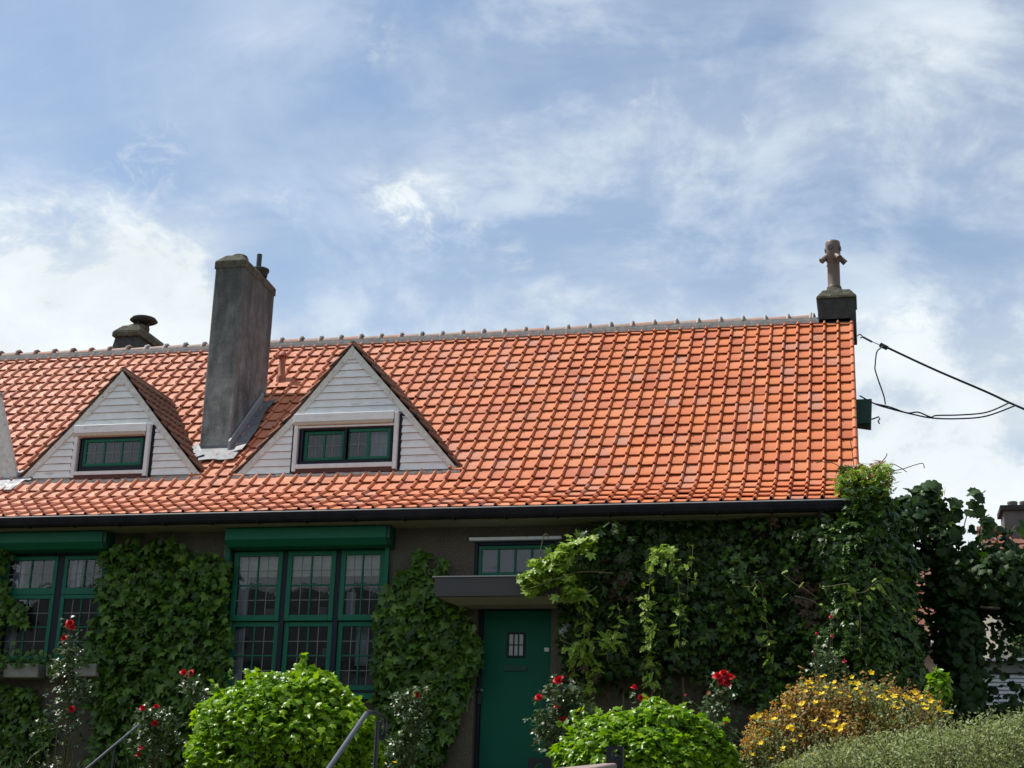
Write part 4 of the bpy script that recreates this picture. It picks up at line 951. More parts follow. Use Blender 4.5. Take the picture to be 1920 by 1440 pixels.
tag(mb.build('wooden_rail', 'wood_rail', bevel=.012, seg=3), 'pale wooden gate rail end resting against the taller steel post', 'rail')

# ------------------------------------------------------------------ plants
def nrm1(r): return float(np.clip(r.normal(), -1.5, 1.5))
def wall_plant(label, cat, polys, n, size, tmpl, mat, y0, depth, seed, group=None, stems=(), name='climbing_ivy', ragged=.07, nr=(.0, -1, .55), tp=(0, -.35, -1), nj=.42, extra=None, tj=.5):
    P2 = np.concatenate([scatter(wallpoly(p, -.08), int(n*f), seed+i, ragged) for i, (p, f) in enumerate(polys)])
    q = np.c_[P2[:, 0], np.zeros(len(P2)), P2[:, 1]]; r = np.random.default_rng(seed)
    b = np.clip(.5+.5*vn(q, 3.2, seed+9), 0, 1)
    u_ = r.random(len(q)); y = -np.where(u_ < .35, y0*.6+.04*r.random(len(q)), y0+depth*(.25+.75*b)*r.uniform(.5, 1.05, len(q))); P = np.c_[q[:, 0], y, q[:, 2]]
    c = P.mean(0); root = empty(name, (c[0], -.1, -.3), label, cat, group); szr = r.uniform(size[0]*.7, size[1]*1.12, len(P))
    nrm = np.array(nr)+np.c_[vn(q, 5, seed+3)*.5, np.zeros(len(q)), vn(q, 5, seed+4)*.5]
    k0 = u_ < .35; leaves('foliage', mat, P[k0], nrm[k0], tp, szr[k0], tmpl, root, .3, tj); leaves('foliage', mat, P[~k0], nrm[~k0], tp, szr[~k0], tmpl, root, nj+.15, tj)
    if len(stems):
        for i, s_ in enumerate(stems): mb = MB(); mb.tube(smooth_path([W(*p, -.05-.02*(i % 3)) for p in s_], 4), .013+.006*(i % 2), 6); mb.build('stem', 'vine_stem', root)
    return root
IV = 'ivy climbing the house front'
r_ = wall_plant('large ivy panel between the two green ground floor windows', 'ivy',
    [([(208, 1018), (290, 1010), (345, 1018), (372, 1040), (395, 1030), (432, 1045), (430, 1120), (424, 1290), (420, 1440), (170, 1440), (172, 1300), (188, 1215), (170, 1190), (190, 1150), (182, 1105), (200, 1060), (195, 1035)], 1.0)],
    2700, (.09, .165), T_IVY, 'ivy_leaf', .03, .22, 21, IV, stems=[[(300, 1440), (310, 1380), (318, 1330)], [(340, 1440), (352, 1385), (350, 1330)], [(230, 1440), (240, 1390), (236, 1330)]])
r_ = wall_plant('ivy between the wide window and the green front door', 'ivy',
    [([(788, 1030), (782, 1062), (800, 1068), (806, 1095), (835, 1110), (868, 1135), (888, 1160), (890, 1195), (906, 1225), (896, 1260), (880, 1285), (882, 1300), (862, 1330), (850, 1375), (835, 1400), (820, 1440), (700, 1440), (712, 1350), (706, 1260), (706, 1180), (722, 1120), (750, 1080), (758, 1068), (772, 1078), (778, 1050)], 1.0), ([(829, 1042), (836, 1042), (836, 1078), (828, 1078)], .012), ([(783, 1030), (793, 1030), (795, 1075), (780, 1075)], .03)],
    2300, (.09, .175), T_IVY, 'ivy_leaf', .03, .24, 31, IV, stems=[[(812, 1440), (805, 1400), (815, 1350)], [(770, 1440), (764, 1390), (780, 1340)]])
r_ = wall_plant('dark climber at the left edge beside the left window', 'ivy',
    [([(-120, 985), (20, 990), (28, 1010), (10, 1050), (12, 1110), (45, 1140), (55, 1165), (30, 1170), (8, 1150), (-6, 1230), (-120, 1230)], .8), ([(-120, 1275), (60, 1290), (90, 1340), (100, 1380), (60, 1440), (-120, 1440)], .55)],
    1500, (.09, .15), T_IVY, 'ivy_leaf', .03, .20, 41, IV)
# big creeper over the right half of the front and round the gable
CR = [([(1060, 1000), (1105, 975), (1180, 968), (1300, 966), (1420, 964), (1540, 960), (1600, 955), (1612, 1000), (1612, 1440), (1395, 1440), (1330, 1400), (1290, 1320), (1180, 1300), (1090, 1300), (1050, 1340), (1045, 1290), (1062, 1250), (1050, 1205), (1058, 1160), (1050, 1140), (1035, 1120), (1050, 1085), (1030, 1050), (1040, 1020)], 1.0)]
P2 = scatter(wallpoly(CR[0][0], -.15), 7200, 51, .09)
q = np.c_[P2[:, 0], np.zeros(len(P2)), P2[:, 1]]; r = np.random.default_rng(51)
# thin out the lower patch where the dark wall shows
low = np.array([(W(p, 1290)[0]) for p in (1180, 1330, 1560)])
thin_ = inpoly(q[:, 0], q[:, 2], wallpoly([(1190, 1268), (1310, 1262), (1340, 1300), (1420, 1320), (1400, 1420), (1100, 1420), (1100, 1290)])) & (r.random(len(q)) < .86)
thin_ |= inpoly(q[:, 0], q[:, 2], wallpoly([(1480, 1250), (1560, 1245), (1600, 1290), (1560, 1330), (1470, 1310)])) & (r.random(len(q)) < .8)
q = q[~thin_]
b = np.clip(.5+.5*vn(q, 2.6, 60), 0, 1); u_ = r.random(len(q)); q[:, 1] = -np.where(u_ < .34, .03+.05*r.random(len(q)), .06+.40*b**1.2*r.uniform(.4, 1.05, len(q)))
ctr = empty('virginia_creeper', (3.2, -.1, -.3), 'huge dark creeper covering the right half of the front and the gable corner', 'creeper')
nr = np.array((0, -1, .6))+np.c_[vn(q, 4, 61)*.6, np.zeros(len(q)), vn(q, 4, 62)*.6]
isr = (np.clip(vn(q, 2.2, 63), -1, 1)*.5+r.random(len(q))*.9) > 1.08
k = np.arange(len(q)) % 3
bri = (~isr) & (u_ > .34) & (vn(q, 2.4, 66)+r.normal(size=len(q))*.25 > .42); leaves('foliage', 'ivy_leaf', q[bri]+(0, -.05, 0), nr[bri]+(0, 0, .2), (0, -.35, -1), r.uniform(.065, .12, bri.sum()), T_PALM, ctr, .5, .6); isr_ = isr; isr = isr | bri
m_ = (~isr) & (k < 2); leaves('foliage', 'creeper_leaf', q[m_], nr[m_], (0, -.35, -1), r.uniform(.06, .12, m_.sum()), T_IVY, ctr, .42, .6)
m2_ = (~isr) & (k == 2); leaves('foliage', 'creeper_leaf', q[m2_], nr[m2_], (0, -.4, -1), r.uniform(.07, .13, m2_.sum()), T_PALM, ctr, .45, .6)
isr = isr_; leaves('foliage', 'creeper_red', q[isr]+(0, -.06, 0), nr[isr], (0, -.4, -1), r.uniform(.09, .14, isr.sum()), T_PALM, ctr, .4, .6)
mb = MB()
for i, s_ in enumerate([[(1242, 1290), (1248, 1330), (1240, 1440)], [(1280, 1270), (1282, 1330), (1278, 1440)], [(1232, 1240), (1228, 1290), (1205, 1350)], [(1168, 1300), (1172, 1370), (1165, 1440)], [(1370, 1290), (1340, 1340), (1300, 1420)], [(1470, 1241), (1520, 1242), (1620, 1240)], [(1640, 1150), (1600, 1180), (1560, 1200), (1545, 1260)], [(1620, 1000), (1622, 1100), (1600, 1300)]]):
    mb = MB(); mb.tube(smooth_path([W(*p, -.10) for p in s_], 5), .018+.006*(i % 3), 6); mb.build('stem', 'vine_stem', ctr)
# bulging mass round the corner: shell points on a lumpy column
n = 9500; r = np.random.default_rng(77)
zz = r.uniform(-.2, 3.95, n); th = r.uniform(-2.2, 1.15, n)   # angle from +x towards -y negative
outl = np.array([(W(1745, 1400, .4)[2], W(1745, 1400, .4)[0]), (W(1738, 1240, .4)[2], W(1738, 1240, .4)[0]), (W(1726, 1150, .4)[2], W(1722, 1150, .4)[0]), (W(1720, 1040, .4)[2], W(1712, 1040, .4)[0]), (W(1700, 980, .4)[2], W(1690, 980, .4)[0]), (W(1680, 930, .4)[2], W(1668, 930, .4)[0]), (W(1655, 890, .4)[2], W(1645, 890, .4)[0]), (W(1640, 872, .4)[2], W(1632, 872, .4)[0])])
ext_ = np.interp(zz, outl[:, 0][np.argsort(outl[:, 0])], outl[:, 1][np.argsort(outl[:, 0])])-5.05
top = zz > outl[:, 0].max(); 
zz = np.where(top, r.uniform(2.6, outl[:, 0].max(), n), zz); ext_ = np.interp(zz, outl[:, 0][np.argsort(outl[:, 0])], outl[:, 1][np.argsort(outl[:, 0])])-5.05
rad = ext_*np.where(r.random(n) < .2, r.uniform(.1, .65, n), .62+.38*r.random(n)**.4)
cx_ = 5.05; cy_ = .45
X_ = cx_+rad*np.cos(th); Y_ = cy_+(rad*1.0+.35)*np.sin(th)
Q = np.c_[X_, Y_, zz]; Q += np.c_[vn(Q, 3, 81), vn(Q, 3, 82), vn(Q, 3, 83)]*.09
keep = ~((Q[:, 2] > 3.2) & (Q[:, 0] < 4.95)) & ~((Q[:, 0] < 5.0) & (Q[:, 1] > -.03)); Q = Q[keep]; th = th[keep]
nrm = np.c_[np.cos(th), np.sin(th), np.full(len(th), .7)]
k = np.arange(len(Q)) % 2
leaves('foliage', 'creeper_leaf', Q[k == 0], nrm[k == 0], (0.1, -.2, -1), r.uniform(.06, .115, (k == 0).sum()), T_IVY, ctr, .5, .6)
leaves('foliage', 'ivy_leaf', Q[k == 1], nrm[k == 1], (0.1, -.2, -1), r.uniform(.08, .13, (k == 1).sum()), T_PIN, ctr, .5, .7)
# fresh growth hooking over the roof corner
n = 420; Q = []
for i in range(n):
    t = r.random(); px = 1574+95*r.random(); py = 908+26*nrm1(r)*.7-(px-1600)*.16
    if px < 1604 and py < 884: continue
    Q.append(W(px+6*nrm1(r), py, -.55+.5*r.random()))
Q = np.array(Q); leaves('foliage', 'shoot_leaf', Q, (-.5, -.35, 1), (-.3, -.5, -.5), r.uniform(.08, .13, len(Q)), T_PIN, ctr, .5, .8)
Q = Q[::4]+(0, -.02, .05); leaves('foliage', 'tan_leaf', Q, (0, -.5, 1), (-.3, -.5, -.5), r.uniform(.07, .11, len(Q)), T_PIN, ctr, .6, .8)
Qc = np.array([W(1624+22*nrm1(r), 955+32*nrm1(r), -.74+.2*r.random()) for _ in range(170)]); leaves('foliage', 'creeper_leaf', Qc[:110], (0, -.6, .9), (0, -.2, -1), r.uniform(.07, .12, 110), T_PALM, ctr, .5, .7); leaves('foliage', 'ivy_leaf', Qc[110:], (0, -.6, .9), (0, -.2, -1), r.uniform(.08, .12, 60), T_PIN, ctr, .5, .7)
mb = MB()
for s_ in ([(1660, 885), (1690, 880), (1715, 872), (1730, 869), (1733, 878)], [(1655, 880), (1672, 870), (1690, 878), (1700, 885)], [(1640, 880), (1660, 858), (1663, 850)], [(1600, 900), (1570, 872), (1545, 866), (1530, 868)], [(1604, 890), (1598, 850), (1594, 820)]):
    mb = MB(); mb.tube(smooth_path([W(*p, -.4) for p in s_], 5), .006, 5); mb.build('tendril', 'vine_stem', ctr)

# wisteria runners that hang forward into the sun
def shoot(parent, pix, Y, nleaf, size, seed, mat='shoot_leaf', tmpl=T_PIN, rad=.007, spread=.05, dy=0.0, stemmat='vine_stem'):
    r = np.random.default_rng(seed); P = smooth_path([W(p[0], p[1], Y+dy*i) for i, p in enumerate(pix)], 7)
    mb = MB(); mb.tube(P, [rad*(1-.6*i/len(P)) for i in range(len(P))], 5); mb.build('runner', stemmat, parent)
    P = np.array(P); i = r.integers(0, len(P)-1, nleaf); t = r.random(nleaf)[:, None]; Q = P[i]*(1-t)+P[i+1]*t+r.normal(size=(nleaf, 3))*spread
    leaves('foliage', mat, Q, (0, -.7, .8), (0, -.2, -1), r.uniform(size*.85, size*1.6, nleaf), tmpl, parent, .6, .7)
wis = empty('wisteria', (1.6, -.3, -.3), 'bright green wisteria runners hanging over the canopy and dark creeper', 'wisteria')
YS = -.82
sh = [([(1238, 1030), (1222, 1060), (1218, 1100), (1212, 1150), (1216, 1200), (1222, 1245), (1218, 1275)], YS, 75, .075), ([(1228, 1040), (1262, 1055), (1272, 1100), (1275, 1150), (1273, 1200)], YS, 34, .07), ([(1240, 1035), (1262, 1045), (1282, 1062), (1290, 1090), (1288, 1125)], YS, 10, .06),
      ([(1158, 1130), (1162, 1155), (1158, 1180), (1142, 1205), (1138, 1240)], YS, 24, .07), ([(1050, 1200), (1080, 1210), (1110, 1205), (1140, 1200), (1175, 1195)], YS+.1, 34, .085), ([(1100, 1130), (1105, 1200), (1110, 1260), (1115, 1310)], -.45, 46, .09), ([(1085, 1200), (1075, 1240), (1085, 1290), (1100, 1330)], -.5, 30, .09),
      ([(1465, 1075), (1490, 1095), (1510, 1105), (1530, 1120)], YS, 3, .05), ([(1490, 1118), (1520, 1125), (1550, 1145), (1575, 1160)], YS, 4, .05), ([(1540, 1102), (1565, 1098), (1590, 1095), (1598, 1105), (1606, 1112), (1625, 1108), (1645, 1090), (1660, 1098), (1672, 1120), (1690, 1140), (1712, 1155), (1728, 1168)], YS, 16, .055),
      ([(1432, 1120), (1436, 1160), (1440, 1200), (1436, 1235)], YS+.2, 22, .06), ([(1600, 1105), (1612, 1150), (1614, 1200), (1618, 1214)], YS, 5, .05), ([(1645, 1090), (1652, 1140), (1648, 1200), (1640, 1270)], -.6, 14, .08), ([(1395, 1100), (1410, 1100), (1418, 1088), (1428, 1096), (1430, 1120)], YS+.1, 6, .05), ([(1300, 1020), (1298, 1045), (1296, 1075)], YS+.2, 7, .06)]
for i, (p, Y, n, s_) in enumerate(sh): shoot(wis, p, Y, n, s_, 100+i)
# clump over the canopy
r = np.random.default_rng(201); mb = MB()
for i, (p, Y) in enumerate((([(1030, 1078), (1012, 1050), (1014, 1030), (1020, 1004), (1026, 1003), (1029, 1008)], -.7), ([(1060, 1045), (1030, 1065), (1000, 1080), (975, 1082)], -.8), ([(1060, 1080), (1030, 1090), (1005, 1100), (985, 1105)], -.85), ([(1150, 1075), (1110, 1072), (1070, 1075), (1040, 1085)], -.7), ([(1120, 1100), (1090, 1118), (1060, 1128), (1025, 1115)], -.8))):
    mb = MB(); mb.tube(smooth_path([W(*q_, Y) for q_ in p], 6), .008, 5); mb.build('runner', 'vine_stem', wis)
Q = []; 
for cx, cy, sx, sy, n in ((1020, 1065, 24, 16, 120), (1000, 1100, 12, 12, 50), (1050, 1050, 16, 16, 70), (1045, 1085, 30, 16, 90), (985, 1082, 10, 6, 24), (1065, 1115, 28, 10, 50), (1090, 1020, 22, 16, 50), (1240, 1035, 18, 8, 40), (1060, 1035, 12, 14, 30)):
    for _ in range(n): Q.append(W(cx+sx*nrm1(r)*.7, cy+sy*nrm1(r)*.7, -.85+.35*r.random()))
Q = np.array(Q); leaves('foliage', 'shoot_leaf', Q, (-.2, -.6, .9), (-.2, -.3, -1), r.uniform(.07, .13, len(Q)), T_PALM, wis, .5, .7)
Q = np.clip(r.normal(size=(90, 2)), -1.3, 1.3); Q = np.array([W(1150+80*a, 1030+55*abs(b), -.55) for a, b in Q]); leaves('foliage', 'creeper_leaf', Q, (0, -.7, .8), (0, -.2, -1), r.uniform(.08, .13, len(Q)), T_PIN, wis, .5, .7)
Q = np.array([W(px+4*nrm1(r), py+4*nrm1(r), -.62) for px, py in ((1150, 985), (1160, 1000), (1500, 1000), (1505, 992), (1490, 1003), (1378, 1060), (1383, 1083), (1420, 1070), (1425, 1078), (1188, 1010), (1375, 1065), (1100, 1000), (1130, 990)) for _ in range(3)]); leaves('foliage', 'rose_leaf', Q, (0, -.5, 1), (0, -.3, -1), r.uniform(.09, .14, len(Q)), T_PALM, wis, .4, .6)

# shrubs ---------------------------------------------------------------------
def blobs_points(blobs, n, seed, inner=.35):
    r = np.random.default_rng(seed); w = np.array([b[1][0]*b[1][2] for b in blobs]); w = w/w.sum(); P = []; Nn = []
    for (c, rad), f in zip(blobs, w):
        m = int(n*f); d = fix(r.normal(size=(m, 3))); s_ = (inner+(1-inner)*r.random(m)**.35)[:, None]
        P.append(np.array(c)+d*np.array(rad)*s_*(1+.10*vn(d*2.0, 2.5, seed+int(c[0]*10))[:, None])); Nn.append(d)
    return np.concatenate(P), np.concatenate(Nn)
def px_blob(px, py, rx, ry, Y, ryd=None):
    c = W(px, py, Y); a = W(px+rx, py, Y); b = W(px, py-ry, Y); R_ = abs(a[0]-c[0]); Z_ = abs(b[2]-c[2]); return (tuple(c), (R_, ryd or R_*.8, Z_))
def stray(P, mat, parent, n, seed, size, tmpl, base_dir=(0, 0, 1)):
    r = np.random.default_rng(seed); top = P[P[:, 2] > np.quantile(P[:, 2], .72)]; Q = []
    c = P.mean(0)
    for i in range(n):
        a = top[r.integers(len(top))]; d = fix(fix(a-c)+np.array(base_dir)*.8+r.normal(size=3)*.35); L_ = r.uniform(.08, .24); mb = MB(); mb.tube([a-d*.1, a+d*L_*.6, a+d*L_+(0, 0, -.02)], [.005, .004, .002], 4); mb.build('shoot', 'vine_stem', parent)
        Q += [a+d*L_*t+r.normal(size=3)*.015 for t in np.linspace(.2, 1, 7)]
    Q = np.array(Q); leaves('foliage', mat, Q, (0, -.4, 1), (0, -.1, .2), r.uniform(size*.6, size, len(Q)), tmpl, parent, .6, 1)
def cloud_bush(label, name, bl, n, size, tmpl, mat, base, seed, up=.9, group=None, trunkpts=None, inner=.45, nj=.5, tp=(0, -.3, -.7), twigs=60, twigmat='bark', cat='bush'):
    P, Nn = blobs_points(bl, n, seed, inner); root = empty(name, base, label, cat, group); r = np.random.default_rng(seed+1)
    leaves('foliage', mat, P, Nn*.55+np.array((0, -.05, up)), tp, r.uniform(size[0], size[1], len(P)), tmpl, root, nj, .8)
    mb = MB(); b0 = np.array(base, float)
    for i in range(twigs):
        e = P[r.integers(len(P))]; c = b0+r.normal(size=3)*(.12, .12, 0); m = (c*.45+e*.55)+r.normal(size=3)*.08; m[2] = max(m[2], c[2]); mb.tube(smooth_path([c, m, e], 3), [.014, .012, .01, .009, .007, .005, .004][:7], 5)
    mb.build('branch', twigmat, root); stray(P, mat, root, 30, seed+5, size[1], tmpl)
    return root, P
BG = 'leafy yellow green bushes in the front garden'
Yb1 = -3.2
root, P = cloud_bush('big rounded yellow green bush in front of the wide window', 'garden_bush',
    [px_blob(530, 1385, 168, 112, Yb1), px_blob(560, 1320, 105, 58, Yb1), px_blob(455, 1345, 85, 60, Yb1), px_blob(625, 1345, 62, 55, Yb1), px_blob(400, 1420, 44, 70, Yb1), px_blob(580, 1275, 45, 24, Yb1), px_blob(500, 1290, 50, 28, Yb1), px_blob(680, 1420, 40, 70, Yb1)],
    11000, (.055, .105), T_IVY, 'bush_leaf', W(540, 1500, Yb1)*(1, 1, 0)+(0, 0, -.6), 301, group=BG, inner=.62)
r = np.random.default_rng(5); up_ = P[(P[:, 1] < Yb1) | (P[:, 2] > np.quantile(P[:, 2], .7))]; Q = up_[r.integers(0, len(up_), 190)]+(0, -.05, .03)
tag(leaves('leaf_glint', 'glint_white', Q, (0, -.4, 1), (0, 0, 1), r.uniform(.025, .045, len(Q)), T_OV, root, .6, .8), kind='stuff')  # white flecks painting sun glints on the glossy leaves
Yb2 = -3.4
root, P = cloud_bush('rounded yellow green bush right of the green door', 'garden_bush',
    [px_blob(1200, 1430, 150, 85, Yb2), px_blob(1235, 1360, 75, 42, Yb2), px_blob(1150, 1385, 80, 48, Yb2), px_blob(1300, 1400, 62, 55, Yb2), px_blob(1080, 1425, 50, 45, Yb2), px_blob(1228, 1328, 26, 22, Yb2), px_blob(1110, 1365, 30, 18, Yb2), px_blob(1345, 1435, 40, 50, Yb2)],
    9500, (.052, .10), T_IVY, 'bush_leaf', W(1200, 1500, Yb2)*(1, 1, 0)+(0, 0, -.65), 311, group=BG, inner=.6)
up_ = P[(P[:, 1] < Yb2)]; Q = up_[r.integers(0, len(up_), 110)]+(0, -.05, .03); tag(leaves('leaf_glint', 'glint_white', Q, (0, -.4, 1), (0, 0, 1), r.uniform(.025, .045, len(Q)), T_OV, root, .6, .8), kind='stuff')  # same painted glints on the second bush
# yellow flowering shrub
Yy = -3.0
yb_ = [px_blob(1560, 1370, 130, 75, Yy), px_blob(1460, 1400, 70, 60, Yy), px_blob(1690, 1345, 95, 42, Yy), px_blob(1540, 1315, 75, 38, Yy), px_blob(1620, 1310, 70, 34, Yy), px_blob(1430, 1430, 45, 50, Yy)]
P, Nn = blobs_points(yb_, 8000, 321, .3); r = np.random.default_rng(322)
ys = empty('flowering_shrub', W(1560, 1500, Yy)*(1, 1, 0)+(0, 0, -.7), 'twiggy brown shrub dotted with yellow flowers by the dark creeper', 'shrub')
k = (vn(P, 2.4, 323)+r.normal(size=len(P))*.35) > .38
leaves('foliage', 'tan_leaf', P[k], Nn[k]+(0, 0, .6), (0, -.2, 1), r.uniform(.022, .058, k.sum()), T_ROSE, ys, .8, 1)
leaves('foliage', 'olive_leaf', P[~k], Nn[~k]+(0, 0, .6), (0, -.2, 1), r.uniform(.022, .055, (~k).sum()), T_ROSE, ys, .8, 1)
mb = MB(); b0 = W(1560, 1500, Yy)*(1, 1, 0)+(0, 0, -.7)
for i in range(260):
    e = P[r.integers(len(P))]*1.0; c = b0+r.normal(size=3)*(.5, .2, 0); m = c*.4+e*.6+r.normal(size=3)*.06; mb.tube([c, m, e, e+r.normal(size=3)*(.04, .04, .02)+(0, 0, .06)], [.01, .007, .004, .002], 4)
mb.build('branch', 'twig_brown', ys)
def flower_mesh(name, mat, n=5, cup=.35):
    V = []; T = []
    for i in range(n):
        t = 2*math.pi*i/n; c, s_ = math.cos(t), math.sin(t); o = len(V)
        for x, y, z in ((0, 0, 0), (.35, .42, cup*.5), (.30, .92, cup), (0, 1.05, cup*1.1), (-.30, .92, cup), (-.35, .42, cup*.5)): V.append((x*c-y*s_, x*s_+y*c, z))
        T += [(o, o+1, o+5), (o+1, o+2, o+5), (o+2, o+4, o+5), (o+2, o+3, o+4)]
    me = bpy.data.meshes.new(name); me.from_pydata(V, [], T); me.materials.append(MT[mat]); return me
def bloom_mesh(name, mat, seed=1):
    r = random.Random(seed); V = []; T = []
    for lay, (m, rad, op) in enumerate(((3, .28, 1.35), (5, .5, 1.0), (6, .78, .62), (7, 1.0, .22))):
        for i in range(m):
            t = 2*math.pi*(i+.5*lay)/m+r.uniform(-.2, .2); o = len(V); wdt = .62*rad+.12
            for v in range(4):
                for u in range(4):
                    uu = (u/3-.5)*2; vv = v/3; el = op*(.3+.7*vv); rr_ = rad*math.sin(min(1.57, vv*1.5+.15)); h = .75*rad*0+op*.62*vv-(.25*vv**2 if lay > 1 else 0)
                    x = uu*wdt*math.sin(.5+1.9*vv*.9); y = rr_-.18*uu*uu*rad+r.uniform(-.02, .02); z = h-.12*uu*uu
                    V.append((x*math.cos(t)-y*math.sin(t), x*math.sin(t)+y*math.cos(t), z))
            T += [(o+v*4+u, o+v*4+u+1, o+v*4+u+5, o+v*4+u+4) for v in range(3) for u in range(3)]
    me = bpy.data.meshes.new(name); me.from_pydata(V, [], T); me.polygons.foreach_set('use_smooth', [True]*len(T)); me.materials.append(MT[mat]); return me
def put(me, name, parent, p, s_, r):
    o = bpy.data.objects.new(name, me); COL.objects.link(o); o.parent = parent; o.matrix_parent_inverse = parent.matrix_basis.inverted()
    o.location = tuple(p); o.scale = (s_, s_, s_); o.rotation_euler = (R(r.uniform(10, 75)), R(r.uniform(-25, 25)), R(r.uniform(-40, 40))); return o
fm = flower_mesh('yellow_flower', 'yellow_petal'); r3 = random.Random(9)
fpx = [(1515, 1278), (1522, 1281), (1510, 1283), (1546, 1267), (1541, 1270), (1564, 1279), (1510, 1297), (1471, 1303), (1530, 1299), (1535, 1304), (1540, 1302), (1521, 1290), (1607, 1283), (1605, 1293), (1634, 1261), (1598, 1269), (1500, 1320), (1506, 1321), (1530, 1318), (1543, 1318), (1478, 1326), (1470, 1326), (1411, 1345), (1416, 1345), (1422, 1342), (1483, 1363), (1488, 1344), (1523, 1353), (1530, 1351), (1561, 1332), (1571, 1338), (1574, 1338), (1563, 1352), (1545, 1362), (1554, 1364), (1557, 1367), (1575, 1365), (1580, 1362), (1583, 1360), (1478, 1365), (1483, 1368), (1500, 1380), (1489, 1388), (1423, 1396), (1427, 1392), (1468, 1403), (1466, 1408), (1445, 1422), (1410, 1415), (1480, 1427), (1485, 1425), (1470, 1438), (1507, 1420), (1526, 1415), (1476, 1390), (1649, 1306), (1652, 1309), (1658, 1305), (1663, 1313), (1676, 1306), (1680, 1304), (1678, 1318), (1674, 1325), (1685, 1330), (1695, 1306), (1700, 1309), (1711, 1315), (1715, 1300), (1730, 1320), (1745, 1314), (1760, 1330), (1772, 1336), (1780, 1338), (1735, 1331), (1620, 1310), (1592, 1306), (1575, 1300), (1565, 1290), (1662, 1296), (1640, 1290), (1690, 1322), (1725, 1308), (1440, 1372), (1452, 1350), (1595, 1280), (1612, 1298), (1550, 1290), (1740, 1322)]
for i, (a, b_) in enumerate(fpx): put(fm, 'flower', ys, W(a+r3.uniform(-1, 1), b_+r3.uniform(-1, 1), Yy-.95-.1*r3.random()+(.0 if b_ > 1330 else .35)), r3.uniform(.022, .040), r3)
stray(P, 'tan_leaf', ys, 60, 77, .05, T_ROSE)
fr = P[(P[:, 1] < Yy+.3)]; gk = fr[(vn(fr, 2.0, 88)+(fr[:, 0]-fr[:, 0].mean())*.25) > -.1]; Q = gk[np.random.default_rng(6).integers(0, len(gk), 2600)]+(0, -.06, .05)
tag(leaves('dry_flower', 'gold_leaf', Q, (0, -.7, 1), (0, 0, 1), np.random.default_rng(7).uniform(.016, .038, len(Q)), T_ROSE, ys, .8, .9), kind='stuff')
r = np.random.default_rng(5); Q = P[r.integers(0, len(P), 260)]; tag(leaves('seed_head', 'tan_leaf', Q+(0, -.05, .05), (0, 0, 1), (0, 0, 1), r.uniform(.03, .05, 260), T_OV, ys, .8, .8), kind='stuff')
# grey green shrub, nearest
Yg = -6.2
gb = [px_blob(1760, 1450, 300, 75, Yg, 1.0), px_blob(1850, 1420, 110, 78, Yg, .8), px_blob(1660, 1445, 130, 52, Yg, .8), px_blob(1920, 1400, 90, 62, Yg, .8), px_blob(1540, 1460, 120, 40, Yg, .7), px_blob(1750, 1405, 80, 42, Yg, .7), px_blob(1770, 1530, 240, 60, Yg, .8)]
P, Nn = blobs_points(gb, 24000, 331, .35); r = np.random.default_rng(332)
gs = empty('grey_green_shrub', W(1750, 1560, Yg)*(1, 1, 0)+(0, 0, -1.0), 'fine leaved grey green shrub filling the lower right corner', 'shrub')
leaves('foliage', 'olive_leaf', P, Nn+(0, 0, .8), (0, -.1, 1), r.uniform(.024, .055, len(P)), T_TINY, gs, .9, 1.0)
mb = MB(); tw = []
for i in range(900):
    e = P[r.integers(len(P))]; d = fix(r.normal(size=3)*(.5, .4, .2)+(0, 0, .8)); a = e-d*.25; e2 = e+d*r.uniform(.04, .20); mb.tube([a, e+r.normal(size=3)*.01, e2], [.004, .003, .0015], 4); tw += [a*(1-t)+e2*t+r.normal(size=3)*.008 for t in np.linspace(.2, 1, 10)]
mb.build('branch', 'vine_stem', gs)
stray(P, 'olive_leaf', gs, 90, 91, .045, T_TINY)
tw = np.array(tw); leaves('foliage', 'olive_leaf', tw, (0, -.3, 1), (0, 0, 1), r.uniform(.018, .036, len(tw)), T_TINY, gs, .9, 1.0)

